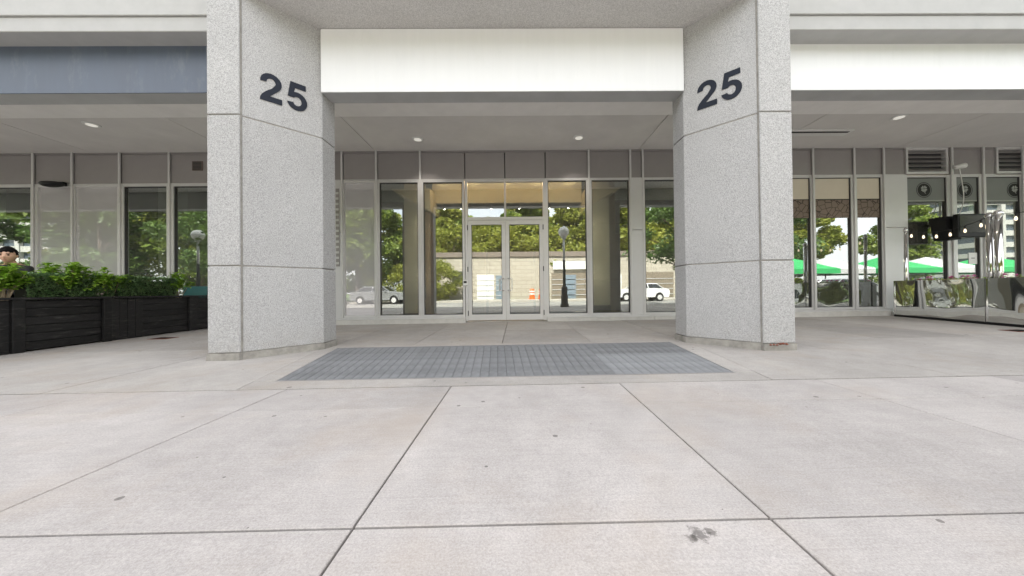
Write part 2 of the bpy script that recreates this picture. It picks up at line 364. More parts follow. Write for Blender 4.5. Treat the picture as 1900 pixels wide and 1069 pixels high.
for j in range(len(YJ)-1):
    for i in range(len(XJ)-1):
        if j == 2:
            slab(side, XJ[i], XJ[i+1], YJ[j], 2.35, pave, .0045); slab(side, XJ[i], XJ[i+1], 2.35-.0025, YJ[j+1]-.003, pave, .0035)
        else: slab(side, XJ[i], XJ[i+1], YJ[j], YJ[j+1], pave, .0045)
for sx in (-1, 1):      # plain run beyond the part one can see
    x0, x1 = (XJ[-1], 80) if sx > 0 else (-80, XJ[0])
    slab(side, x0, x1, -2.01, 2.865, pave)

apron = mk('entrance_apron', [(-40, 2.872, gz(-40, 2.872)-.08), (40, 2.872, gz(40, 2.872)-.08), (40, 8.3, gz(40, 8.3)-.08), (-40, 8.3, gz(-40, 8.3)-.08)], [(0, 1, 2, 3)], joint); tag(apron, kind='structure')
MY0, MY1 = 3.13, 4.85
mL = lambda y: -2.25-.35*(y-MY0)/(MY1-MY0)          # the mat flares a little towards the doors
mR = lambda y: 2.05+.17*(y-MY0)/(MY1-MY0)
cL, cRr = (lambda y: mL(y)-.2), (lambda y: mR(y)+.19+.06*(y-MY0)/(MY1-MY0))
ya = YE+.012
slab(apron, 0, 0, 0, 0, pave2, .003, [(cL(ya), ya), (cRr(ya), ya), (cRr(MY0), MY0), (cL(MY0), MY0)])
slab(apron, 0, 0, 0, 0, pave2, .0012, [(cL(MY0), MY0), (mL(MY0), MY0), (mL(MY1), MY1), (cL(MY1), MY1)])
slab(apron, 0, 0, 0, 0, pave2, .0012, [(mR(MY0), MY0), (cRr(MY0), MY0), (cRr(MY1), MY1), (mR(MY1), MY1)])
slab(apron, 0, 0, 0, 0, pave2, .0015, [(cL(MY1), MY1), (cRr(MY1), MY1), (cRr(MY1), 5.0), (cL(MY1), 5.0)])
XR = [cL(MY1), -1.55, -.23, 1.1, cRr(MY1)]
for a, b in zip(XR, XR[1:]):
    slab(apron, a, b, 5.0, 6.55, pave2, .0035); slab(apron, a, b, 6.55, YF, pave2, .0035)
for edge, xs in ((cL, [-4.05, -5.5, -6.95, -8.4, -9.85, -11.3, -12.8]), (cRr, [3.85, 5.3, 6.75, 8.2, 9.65, 11.1, 13.1])):
    for y0, y1 in ((ya, MY1), (MY1, 6.55), (6.55, YF)):
        e0, e1 = edge(y0 if y0 < MY1 else MY1), edge(min(y1, MY1))
        slab(apron, 0, 0, 0, 0, pave2, .004, [(e0, y0), (xs[0], y0), (xs[0], y1), (e1, y1)])
        for a, b in zip(xs, xs[1:]): slab(apron, min(a, b), max(a, b), y0, y1, pave2, .004)

# rubber mat made of strips
em = empty('entrance_mat', (-.17, 4.0, gz(0, 4.0)-.05), 'long grey ribbed rubber mat sunk into pavement before the doors', 'mat')
MB().prism([(mL(MY0)+.004, MY0+.004), (mR(MY0)-.004, MY0+.004), (mR(MY1)-.004, MY1-.004), (mL(MY1)+.004, MY1-.004)], lambda x, y: gz(x, y)-.065, lambda x, y: gz(x, y)-.016).build('backing', black, em)
for q in ([(mL(MY0), MY0), (mL(MY0)+.012, MY0), (mL(MY1)+.012, MY1), (mL(MY1), MY1)], [(mR(MY0)-.012, MY0), (mR(MY0), MY0), (mR(MY1), MY1), (mR(MY1)-.012, MY1)], [(mL(MY0)+.013, MY0), (mR(MY0)-.013, MY0), (mR(MY0)-.013, MY0+.01), (mL(MY0)+.013, MY0+.01)], [(mL(MY1)+.013, MY1-.01), (mR(MY1)-.013, MY1-.01), (mR(MY1)-.013, MY1), (mL(MY1)+.013, MY1)]):
    MB().prism(q, lambda x, y: gz(x, y)-.05, lambda x, y: gz(x, y)+.001).build('frame_bar', span, em)
nS = 50
MX = lambda u, y: mL(y)+.008+(mR(y)-mL(y)-.016)*u
for i in range(nS):
    u0_, u1_ = i/nS, (i+.96)/nS
    spans = [(MY0+.008, MY1-.01, matm)] if i < nS-13 else [(MY0+.008, 4.1, matm2), (4.11, MY1-.01, matm)]
    for ya_, yb, mm in spans:
        b = MB()
        b.prism([(MX(u0_, ya_), ya_), (MX(u1_, ya_), ya_), (MX(u1_, yb), yb), (MX(u0_, yb), yb)], lambda x, y: gz(x, y)-.015, lambda x, y: gz(x, y)-.005)
        n = int((yb-ya_)/.022); g_ = .07/nS
        for q in range(n):
            y_ = ya_+(q+.2)*(yb-ya_)/n
            b.prism([(MX(u0_+g_, y_), y_), (MX(u1_-g_, y_), y_), (MX(u1_-g_, y_+.012), y_+.012), (MX(u0_+g_, y_+.012), y_+.012)], lambda x, y: gz(x, y)-.0055, lambda x, y: gz(x, y)-.001)
        b.build('strip', mm, em)

# ------------------------------------------------------------------ the building
B = empty('condominium_building', (0, YF, .4), 'grey condominium block with speckled stone pillars framing a recessed glazed entrance', 'building')
ZS, ZL, ZBT = 4.51, 3.95, 4.845
# pillars
def pillar(sg, x_out, x_f, x_in):
    base = MB()
    pl = [(x_out, 4.1), (x_f, 4.1), (x_f+sg*.003, 4.145), (x_in, 4.755), (x_in, 5.08), (x_out, 5.08)]
    def inset(poly, d):
        cx = sum(p[0] for p in poly)/len(poly); cy = sum(p[1] for p in poly)/len(poly)
        return [(cx+(p[0]-cx)*(1-d/.6), cy+(p[1]-cy)*(1-d/.6)) for p in poly]
    pin = inset(pl, .02)
    p = MB().prism(pin, .1, 5.0).build('pillar', plinthm, B)
    q = MB().prism(inset(pl, -.012), lambda x, y: gz(x, y)-.05, lambda x, y: gz(x, y)+.085).build('plinth', plinthm, p)
    zs = [(lambda x, y: gz(x, y)+.092), 1.46, 3.31, 5.4]
    for a, b in zip(zs, zs[1:]):
        a2 = a if callable(a) else a+.007
        o = MB().prism(pl, a2, b-.007).build('stone_block', granite, p, bev=.006)
    return pl
PL = pillar(1, -3.76, -3.37, -2.735)
PR = pillar(-1, 3.44, 3.04, 2.415)
# chipped corner at the foot of the right pillar
for k in range(6):
    x = 3.12+k*.04; z = gz(x, 4.1)+.084+rnd.uniform(-.012, .01)
    MB().lathe((x, 4.096, z), [(.004, -.012), (rnd.uniform(.018, .032), -.004), (rnd.uniform(.012, .028), .006), (.004, .012)], 6).build('mortar_chip', rustm, B)
# bays between / beside the pillars: soffit, brightened margin, drip, fascia backing, cornice, wall above
bays = [(-20, -3.76), (-2.735, 2.415), (3.44, 20)]
sj = [-20, -17.3, -13.7, -10.05, -6.7, -3.36, 2.98, 6.1, 9.3, 12.5, 16, 20]
for a, b in zip(sj, sj[1:]):
    box('soffit_panel', a+.009, b-.009, 6.41, YF+.12, ZS, ZS+.12, soffm, B)
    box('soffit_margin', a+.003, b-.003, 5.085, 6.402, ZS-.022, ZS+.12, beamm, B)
for x0, x1 in bays:
    box('drip_channel', x0+.004, x1-.004, 4.735, 5.0, ZL, ZL+.03, lipm, B)
    box('box_back', x0+.004, x1-.004, 4.985, 5.0, ZL+.031, 4.95, lipm, B)
    if x0 < -10 or x0 > 0:
        box('cornice', x0, x1, 4.45, 4.98, 4.605, 4.80, stucco, B, bev=.008)
        box('sill_lip', x0, x1, 4.425, 4.97, 4.802, 4.83, stucco, B, bev=.006)
        box('upper_wall', x0, x1, 4.50, 4.98, 4.831, 5.6, stucco, B)
# stone ceiling above the entrance and the storeys over it
box('stone_ceiling', -3.36, 3.03, 4.07, 4.98, ZBT+.004, 5.4, granite2, B)
box('unseen_upper_storeys', -26, 26, 5.0, 24, 5.6, 10.8, stucco, B)  # unseen mass, height set to shade the pavement and leave the street sunlit
box('unseen_upper_storeys', -3.78, 3.46, 4.06, 4.99, 5.41, 10.8, stucco, B)
box('unseen_upper_storeys', -26, -3.79, 4.51, 4.99, 5.61, 10.8, stucco, B)
box('unseen_upper_storeys', 3.47, 26, 4.51, 4.99, 5.61, 10.8, stucco, B)
box('roof_slab', -26, 26, 5.01, 24, 4.955, 5.59, soffm, B)
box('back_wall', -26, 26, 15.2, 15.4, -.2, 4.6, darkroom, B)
for x in (-26, 26): box('unseen_end_wall', x-.1, x+.1, 8.2, 15.4, -.2, 4.6, stucco, B)  # unseen walls added to keep daylight from leaking into the rooms
# fascia sign boxes
def fascia(x0, x1, m, label):
    e = empty('fascia_sign', ((x0+x1)/2, 4.73, ZL+.0), label, 'sign')
    box('face_panel', x0, x1, 4.715, 4.731, ZL-.004, ZBT-.002, m, e, bev=.003)
    box('return_box', x0+.01, x1-.01, 4.732, 4.98, ZL+.034, ZBT-.02, lipm, e)
    return e
fascia(-2.732, 2.412, whitem, 'blank white metal sign panel over the entrance between the two pillars')
fascia(-13.0, -3.765, bluem, 'blank slate blue sign panel over the planter side')
fascia(3.445, 13.5, whitem, 'blank white metal sign panel above the pub windows')

# ---- facade
def FX(px): return atY(px, 450, YF).x
FR = .06    # frame depth forward of the glass line
def window(a, b, z0, z1, l, r, gm=glass, name='window', fm=alum):
    """glass from a to b (m), frame reaching out to l and r"""
    f = MB(); y0, y1 = YF-.05, YF+.06
    f.box(l, a, y0, y1, z0-.05, z1+.05); f.box(b, r, y0, y1, z0-.05, z1+.05)
    f.box(a, b, y0+.004, y1, z1, z1+.05); f.box(a, b, y0+.004, y1, z0-.05, z0)
    o = f.build(name, fm, B)
    g = MB(); g.box(a, a+.016, YF-.03, YF+.03, z0, z1); g.box(b-.016, b, YF-.03, YF+.03, z0, z1); g.box(a+.016, b-.016, YF-.029, YF+.03, z1-.016, z1); g.box(a+.016, b-.016, YF-.029, YF+.03, z0, z0+.016)
    g.build('gasket', alumd, o)
    box('pane', a+.016, b-.016, YF+.002, YF+.01, z0+.016, z1-.016, gm, o)
    return o
def row(items, zt, zb):
    """items: (kind, px0, px1); frames meet halfway"""
    X = [(k, FX(a), FX(b)) for k, a, b in items]
    for i, (k, a, b) in enumerate(X):
        l = (X[i-1][2]+a)/2+.001 if i else a-.05
        r = (b+X[i+1][1])/2-.001 if i < len(X)-1 else b+.05
        if k == 'g': window(a, b, zb, zt, l, r)
        elif k == 'p':
            o = MB().box(l, a, YF-.05, YF+.06, zb-.05, zt+.05).box(b, r, YF-.05, YF+.06, zb-.05, zt+.05).box(a, b, YF-.046, YF+.06, zt, zt+.05).box(a, b, YF-.046, YF+.06, zb-.05, zb).build('panel_frame', alum, B)
            box('infill_panel', a, b, YF-.012, YF+.03, zb, zt, lightp, o)
        elif k == 'c':
            box('column_cladding', l+.01, r-.01, YF-.07, YF+.06, zb-.05, 2.55, colp, B, bev=.004)
            box('column_cladding', l+.01, r-.01, YF-.07, YF+.06, 2.562, zt+.05, colp, B, bev=.004)
        if i:      # mullion cap
            box('mullion', l-.022, l+.02, YF-.085, YF-.052, zb-.05, ZS-.002, alum, B, bev=.004)
def spandrels(pxs, zt0, zb, vents=()):
    xs = [FX(p) for p in pxs]
    for a, b in zip(xs, xs[1:]):
        box('spandrel_panel', a+.012, b-.012, YF-.03, YF+.05, zb+.075, ZS-.045, span, B, bev=.003)
    box('spandrel_backing', xs[0], xs[-1], YF+.051, YF+.1, zb+.055, ZS, alumd, B)
    box('head_rail', xs[0], xs[-1], YF-.048, YF+.05, zb+.052, zb+.07, alum, B)
    box('top_rail', xs[0], xs[-1], YF-.04, YF+.05, ZS-.04, ZS-.003, span, B)
ZW = .57
# left bay
row([('g', -60, 62), ('p', 75, 137), ('p', 144, 222), ('g', 234, 313), ('g', 326, 404), ('c', 412, 560)], 3.70, ZW)
spandrels([-66, 68, 140, 228, 319, 408, 566], 0, 3.70)
box('facade_wall', -25.9, FX(-66), YF-.02, YF+.1, .2, ZS, colp, B)
# entrance bay
row([('c', 568, 634), ('p', 641, 696), ('g', 706, 777), ('g', 787, 859)], 3.75, ZW)
row([('g', 1017, 1088), ('g', 1098, 1167), ('c', 1172, 1189), ('g', 1196, 1256), ('c', 1264, 1400)], 3.77, ZW)
spandrels([566, 638, 701, 782, 864, 938, 1013, 1093, 1170, 1192, 1260, 1404], 0, 3.755)
# narrow louvre beside the left pillar
lv = box('louvre', FX(627), FX(633), YF-.09, YF-.071, 1.75, 3.6, span, B)
for k in range(14): box('blade', FX(627)+.005, FX(633)-.005, YF-.1, YF-.088, 1.8+k*.128, 1.85+k*.128, alum, lv)
# right bay
row([('g', 1428, 1502), ('g', 1511, 1577), ('g', 1588, 1633), ('c', 1641, 1676)], 3.79, .64)
spandrels([1404, 1507, 1583, 1638, 1678], 0, 3.79)
# pub windows
ZPT = 3.80
row([('g', 1681, 1754), ('g', 1772, 1814), ('g', 1827, 1890), ('g', 1896, 1960), ('g', 1970, 2080), ('g', 2090, 2200), ('c', 2210, 2300)], ZPT-.02, .64)
spandrels([1760, 1845], 0, ZPT-.02); spandrels([1955, 2085, 2205, 2305], 0, ZPT-.02)
for a, b in ((1680, 1758), (1847, 1953)):
    a, b = FX(a), FX(b)
    lv = MB().box(a, b, YF-.05, YF+.05, ZPT+.06, ZPT+.12).box(a, b, YF-.05, YF+.05, ZS-.06, ZS-.004).box(a, a+.05, YF-.05, YF+.05, ZPT+.12, ZS-.06).box(b-.05, b, YF-.05, YF+.05, ZPT+.12, ZS-.06).build('louvre', alum, B)
    box('cavity', a+.05, b-.05, YF+.051, YF+.1, ZPT+.1, ZS-.05, alumd, lv)
    for k in range(5):
        z = ZPT+.14+k*.105
        MB().add([(a+.05, YF-.04, z), (b-.05, YF-.04, z), (b-.05, YF+.04, z+.075), (a+.05, YF+.04, z+.075), (a+.05, YF-.04, z+.012), (b-.05, YF-.04, z+.012), (b-.05, YF+.04, z+.087), (a+.05, YF+.04, z+.087)],
                 [(0, 3, 2, 1), (4, 5, 6, 7), (0, 1, 5, 4), (1, 2, 6, 5), (2, 3, 7, 6), (3, 0, 4, 7)]).build('blade', span, lv)
box('facade_wall', FX(2305), 25.9, YF-.02, YF+.1, .2, ZS, colp, B)
# curb and sill under the glazing
for a, b, z in ((-200, 566, .5), (566, 864, .5), (1013, 1404, .5), (1404, 1664, .565), (1664, 2310, .565)):
    a, b = FX(a), FX(b)
    n = max(1, round((b-a)/3))
    for k in range(n):
        p, q = a+(b-a)*k/n, a+(b-a)*(k+1)/n
        box('curb', p+.003, q-.003, YF-.11, YF+.1, .25, z-.03, curbm, B, bev=.006)
        box('sill', p+.002, q-.002, YF-.09, YF+.08, z-.027, z+.018, alum, B, bev=.004)
box('curb', FX(864)+.004, FX(1013)-.004, YF+.0, YF+.2, .2, .40, curbm, B)
# ---- entrance doors (transom above)
a, m_, b = FX(866), FX(938), FX(1010)
zd0, zd1 = .425, 2.83
dr = MB().box(FX(864), a+.03, YF-.055, YF+.06, zd0-.01, 3.80).box(b-.03, FX(1013), YF-.055, YF+.06, zd0-.01, 3.80).box(a+.03, b-.03, YF-.05, YF+.06, zd1, zd1+.07).box(a+.03, b-.03, YF-.05, YF+.06, 3.755, 3.80).box(m_-.022, m_+.022, YF-.048, YF+.055, zd1+.07, 3.755).build('door_frame', alum, B)
for p, q in ((a+.03, m_-.022), (m_+.022, b-.03)):
    box('transom_pane', p+.004, q-.004, YF+.002, YF+.01, zd1+.074, 3.751, glass, dr)
for sgn, p, q in ((-1, a+.034, m_-.003), (1, m_+.003, b-.034)):
    e = MB().box(p, p+.085, YF-.045, YF+.005, zd0, zd1-.006).box(q-.085, q, YF-.045, YF+.005, zd0, zd1-.006).box(p+.085, q-.085, YF-.043, YF+.003, zd1-.11, zd1-.006).box(p+.085, q-.085, YF-.043, YF+.003, zd0, zd0+.14).build('door_leaf', alum, B)
    box('door_glass', p+.085, q-.085, YF-.022, YF-.014, zd0+.14, zd1-.11, glassd, e)
    g = MB().box(p+.085, p+.097, YF-.03, YF-.005, zd0+.14, zd1-.11).box(q-.097, q-.085, YF-.03, YF-.005, zd0+.14, zd1-.11).box(p+.097, q-.097, YF-.03, YF-.005, zd1-.122, zd1-.11).box(p+.097, q-.097, YF-.03, YF-.005, zd0+.14, zd0+.152).build('gasket', alumd, e)
    hx = (q-.045 if sgn < 0 else p+.045); ox = hx+sgn*.085*1
    MB().tube([(hx, YF-.045, 1.42), (hx, YF-.09, 1.42), (hx+sgn*.02, YF-.11, 1.42), (ox, YF-.11, 1.42), (ox+sgn*.015, YF-.11, 1.405), (ox+sgn*.015, YF-.11, 1.15), (ox, YF-.11, 1.135), (hx+sgn*.02, YF-.11, 1.135), (hx, YF-.09, 1.135), (hx, YF-.045, 1.135)], .011, 8).build('handle', steelh, e, smooth=True)
    for z in (.6, 1.65, 2.65):
        hx2 = p-.004 if sgn < 0 else q+.004
        MB().lathe((hx2, YF-.055, z), [(.011, -.06), (.011, .06)], 8).build('hinge', alumd, e)
# lobby interior
lob = 14.2
box('lobby_floor', FX(560), FX(1405), YF+.1, lob, .3, .41, lobfloor, B)
box('lobby_ceiling', FX(560), FX(1405), 9.2, lob, 3.53, 3.6, darkb, B)
box('lobby_bulkhead', FX(783), FX(1096), 9.1, 9.2, 3.53, ZS-.01, cream, B)
box('lobby_bulkhead', FX(783), FX(1096), 8.2, 9.1, 4.35, ZS-.01, cream, B)
box('lobby_back_wall', FX(560), FX(1405), lob, lob+.1, .3, 4.5, tan, B)
for x in (FX(560), FX(1405)): box('partition', x-.06, x+.06, YF+.1, 15.2, .2, ZS, warmw, B)
# wall and column just inside the left lights
IX = lambda px, Y: atY(px, 450, Y).x
box('inner_wall', IX(750, 8.95), IX(783, 8.95), 8.95, 9.4, .56, ZS-.02, warmw, B); box('skirting', IX(750, 8.95)-.01, IX(783, 8.95)+.01, 8.93, 9.42, .41, .555, black, B)
box('inner_column', IX(1099, 8.8), IX(1131, 8.8), 8.8, 9.35, .72, ZS-.02, warmw, B); box('skirting', IX(1099, 8.8)-.01, IX(1131, 8.8)+.01, 8.78, 9.37, .41, .715, black, B)
box('timber_lining', IX(1131, 8.8)+.012, IX(1143, 8.9), 8.95, 9.35, .42, ZS-.02, tan, B)
box('timber_lining', IX(783, 8.95)+.013, IX(799, 8.95), 8.95, 9.35, .42, 3.26, tan, B)
MB().add([(FX(712), 8.5, 3.75), (FX(790), 8.5, 3.75), (FX(790), 8.5, 3.2), (FX(712), 9.6, 3.75), (FX(790), 9.6, 3.75), (FX(790), 9.6, 3.2)], [(0, 1, 2), (5, 4, 3), (0, 3, 4, 1), (1, 4, 5, 2), (2, 5, 3, 0)]).build('sloping_soffit', cream, B)
MB().add([(FX(1096), 8.5, 3.75), (FX(1165), 8.5, 3.75), (FX(1096), 8.5, 3.25), (FX(1096), 9.6, 3.75), (FX(1165), 9.6, 3.75), (FX(1096), 9.6, 3.25)], [(0, 2, 1), (5, 3, 4), (0, 1, 4, 3), (2, 0, 3, 5), (1, 2, 5, 4)]).build('sloping_soffit', cream, B)
box('inner_door_frame', IX(741, 8.9), IX(749, 8.9), 8.9, 9.0, .42, 3.3, black, B); box('inner_door_frame', IX(708, 8.9), IX(740.7, 8.9), 8.9, 9.0, 3.18, 3.3, black, B)
box('glazed_screen_post', FX(880), FX(886), 11.0, 11.08, .41, 3.27, black, B); box('glazed_screen_post', FX(1000), FX(1006), 11.0, 11.08, .41, 3.27, black, B)
# dining room on the left, pub on the right: dark rooms
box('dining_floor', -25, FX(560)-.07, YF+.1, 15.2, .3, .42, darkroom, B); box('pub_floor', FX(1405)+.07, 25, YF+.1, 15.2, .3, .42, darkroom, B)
box('inner_column', FX(240), FX(300), 8.7, 9.3, .42, ZS-.03, soffm, B)
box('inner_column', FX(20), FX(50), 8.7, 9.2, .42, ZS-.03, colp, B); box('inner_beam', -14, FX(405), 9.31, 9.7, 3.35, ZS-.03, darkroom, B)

bulb_m = emis('lamp_glow', (1, .93, .8), 9)
warm_m = emis('warm_bulb', (1, .8, .55), .45)
# lobby spots: small track lamps below the bulkhead
for i, px in enumerate((805, 840, 905, 965, 1030, 1070)):
    x = FX(px); e = empty('track_spotlight', (x, 9.3, 3.42), 'small lit spotlight on the lobby ceiling behind the glass', 'spotlight', 'spotlights on the lobby ceiling')
    MB().lathe((x, 9.3, 3.42), [(.03, 0), (.035, .05), (.03, .109)], 10).build('housing', black, e)
    MB().lathe((x, 9.3, 3.41), [(.024, 0), (.026, .008)], 10).build('lens', bulb_m, e)
def plight(name, loc, e, c=(1, .8, .55), r=.12, parent=None):
    d = bpy.data.lights.new(name, 'POINT'); d.energy = e; d.color = c; d.shadow_soft_size = r
    o = link(bpy.data.objects.new(name, d)); o.location = loc; return o
for x in (FX(815), FX(877), FX(938), FX(1000), FX(1062)): plight('lobby_hidden_light', (x, 8.4, 3.95), 5, (1, .66, .34), .2)

for px in (782, 1093):
    for z in (1.5, 2.7): plight('lobby_hidden_light', (IX(px, 8.2), 8.2, z), 4.5, (1, .86, .66), .015)  # unseen lights added behind the mullions to brighten the inner columns

plight('dining_lamp', (FX(260), 9.5, 3.1), 6, (1, .85, .65)); plight('pub_lamp', (FX(1560), 10.5, 3.0), 22, (1, .8, .6)); plight('pub_lamp', (FX(1780), 9.6, 2.9), 14, (1, .75, .5))

# ------------------------------------------------------------------ house numbers
def digit(ch, hgt, m):
    def arc(cx, cy, rx, ry, a0, a1, n=14): return [(cx+rx*math.cos(math.radians(a0+(a1-a0)*i/n)), cy+ry*math.sin(math.radians(a0+(a1-a0)*i/n))) for i in range(n+1)]
    if ch == '2':
        P = arc(.345, .69, .335, .31, 186, -38)+[(.40, .29), (.31, .195), (.69, .195), (.69, 0), (0, 0), (.012, .10), (.065, .21), (.19, .345), (.37, .49)]+arc(.345, .69, .138, .138, -48, 184)
    else:
        P = [(.12, 1), (.64, 1), (.64, .80), (.275, .80)]+arc(.345, .325, .345, .335, 108, -166, 22)+arc(.345, .325, .148, .165, -158, 138, 16)+[(.03, .44)]
    n = len(P); P = [(x*hgt, y*hgt) for x, y in P]
    V = [(x, y, .0) for x, y in P]+[(x, y, .035) for x, y in P]
    me = bpy.data.meshes.new('digit'); me.from_pydata(V, [], [tuple(range(n)), tuple(range(n, 2*n))[::-1]]+[(i, n+i, n+(i+1) % n, (i+1) % n) for i in range(n)])
    bm = bmesh.new(); bm.from_mesh(me); bmesh.ops.recalc_face_normals(bm, faces=bm.faces[:]); bmesh.ops.triangulate(bm, faces=[f for f in bm.faces if len(f.verts) > 4], ngon_method='EAR_CLIP'); bm.to_mesh(me); bm.free()
    me.materials.append(m); return me, .69*hgt
def number(P0, P1, pxs, nearlabel):
    """pxs: (px, py) of the foot left corners of the 2 and the 5 and the right end of the 5 on the face P0-P1"""
    d = (Vector(P1)-Vector(P0)).normalized(); n = Vector((d.y, -d.x))
    pts = [onplane(px, py, (*P0, 0), (n.x, n.y, 0)) for px, py in pxs]
    ang = math.atan2(d.y, d.x)
    e = empty('house_number', pts[0]+Vector((n.x, n.y, 0))*.004, nearlabel, 'house number', None, ang)
    z0 = sum(p.z for p in pts)/len(pts)
    e.location.z = z0
    for ch, p, q in (('2', pts[0], pts[1]), ('5', pts[2], pts[3])):
        me, wd = digit(ch, .368, navy); o = link(bpy.data.objects.new('digit', me)); o.parent = e
        o.rotation_euler = (math.pi/2, 0, 0); W = (q-p).xy.length
        o.location = ((p.xy-pts[0].xy).dot(d), 0, 0); o.scale = (W/wd, 1, .14)
    return e
number(PL[2], PL[3], [(482, 187), (523.5, 196), (532, 200), (570, 208)], 'dark 25 on the pillar beside the planters')
number((PR[3][0], PR[3][1]), (PR[2][0], PR[2][1]), [(1294, 205), (1331, 194), (1338, 189), (1377.5, 178)], 'dark 25 on the pillar beside the pub windows')

# ------------------------------------------------------------------ soffit fittings
def downlight(px, py, label):
    p = onplane(px, py, (0, 0, ZS), (0, 0, 1)); e = empty('soffit_downlight', (p.x, p.y, ZS-.02), label, 'downlight', 'downlights in the soffit')
    MB().lathe((p.x, p.y, ZS-.016), [(.085, .0), (.125, .004), (.13, .015)], 24).build('trim_ring', whitep, e, smooth=False)
    MB().lathe((p.x, p.y, ZS-.022), [(.05, 0), (.082, .004)], 20).build('lens', emis('downlight_lens', (1, .97, .9), .1), e)
    d = bpy.data.lights.new('downlight_beam', 'SPOT'); d.energy = 14; d.spot_size = 1.9; d.spot_blend = .8; d.color = (1, .93, .84); d.shadow_soft_size = .008
    lo = link(bpy.data.objects.new('downlight_beam', d)); lo.location = (p.x, p.y, ZS-.03)
downlight(170, 231, 'round white downlight in soffit over planters')
downlight(775, 258, 'round white downlight in entrance soffit nearer the planter-side pillar')
downlight(1074, 255, 'round white downlight in entrance soffit nearer the pub-side pillar')
downlight(1668, 217, 'round white downlight in soffit before the pub windows')
p0 = onplane(1478, 262, (0, 0, ZS), (0, 0, 1)); p1 = onplane(1556, 254, (0, 0, ZS), (0, 0, 1))
e = empty('linear_soffit_fixture', (5.6, 7.3, ZS-.03), 'long narrow metal light trough on the soffit beside the pub-side pillar', 'ceiling fixture')
box('housing', 4.75, p1.x, 7.05, 7.32, ZS-.03, ZS-.002, whitep, e, bev=.004); box('slot', 4.8, p1.x-.06, 7.10, 7.16, ZS-.0335, ZS-.0305, black, e)

# ------------------------------------------------------------------ small wall fittings
x = FX(118); z = atY(118, 343, YF-.1).z
e = empty('wall_heater', (x, YF-.06, z-.08), 'black boat-shaped heater on the wall above the planters', 'heater')
hb = MB(); sec = []
for i in range(11):
    t = i/10*2-1; r = math.sqrt(max(1-abs(t)**2.6, .02)); sec.append((t*.25, r))
n = 10; V = []
for xx, r in sec:
    for k in range(n):
        a = 2*math.pi*k/n; V.append((x+xx, YF-.2+math.cos(a)*.13*r, z+math.sin(a)*(.085 if math.sin(a) < 0 else .045)*r))
hb.add(V, [(i*n+k, i*n+(k+1) % n, (i+1)*n+(k+1) % n, (i+1)*n+k) for i in range(10) for k in range(n)]+[tuple(range(n))[::-1], tuple(range(10*n, 11*n))])
hb.build('reflector_hood', black, e, smooth=True); box('bracket', x+.12, x+.2, YF-.16, YF-.09, z-.03, z+.05, black, e)
vx, vz = FX(370), atY(370, 308, YF-.04).z
e = empty('vent_grille', (vx, YF-.04, vz-.1), 'small square brownish vent grille high beside the planter-side pillar', 'vent')
box('plate', vx-.12, vx+.12, YF-.05, YF-.031, vz-.11, vz+.11, mat('vent_metal', (.14, .11, .095), .6), e)
for k in range(6): box('slat', vx-.1, vx+.1, YF-.058, YF-.051, vz-.09+k*.033, vz-.072+k*.033, alumd, e)
rx, rz = FX(863.5), atY(863, 525, YF-.07).z
e = empty('card_reader', (rx, YF-.07, rz-.06), 'small white access reader with black window on the door frame', 'card reader')
box('case', rx-.055, rx+.055, YF-.095, YF-.058, rz-.065, rz+.065, whitep, e, bev=.008); box('display', rx-.035, rx+.035, YF-.099, YF-.0945, rz-.005, rz+.042, black, e)
def outlet(x, y, z, label):
    e = empty('outlet_box', (x, y, z), label, 'outlet')
    box('cover', x-.05, x+.05, y-.03, y, z, z+.1, whitep, e, bev=.01); box('flap', x-.03, x+.03, y-.037, y-.031, z+.025, z+.075, alum, e, bev=.002)
outlet(FX(1647), YF-.111, .43, 'white weatherproof outlet on the curb under the pub-side column')
# rusty drain plates
for px, py, lab in ((303, 628, 'small rusty iron drain plate before the planters'), (1890, 614, 'thin rusty drain plate before the mirrored fence')):
    d = ray(px, py); t = (H-G0+KR*YE)/(KR*d.y+CS*d.x-d.z); c = Vector((0, 0, H))+d*t
    e = empty('drain_plate', (c.x, c.y, gz(c.x, c.y)), lab, 'drain cover')
    P = [(c.x-.17, c.y-.12), (c.x+.17, c.y-.12), (c.x+.17, c.y+.12), (c.x-.17, c.y+.12)]
    MB().prism(P, lambda x, y: gz(x, y)-.01, lambda x, y: gz(x, y)+.005).build('rim', rustm, e)
    for k in range(5):
        x0 = c.x-.14+k*.06; MB().prism([(x0, c.y-.09), (x0+.035, c.y-.09), (x0+.035, c.y+.09), (x0, c.y+.09)], lambda x, y: gz(x, y)+.0055, lambda x, y: gz(x, y)+.008).build('bar', black, e)

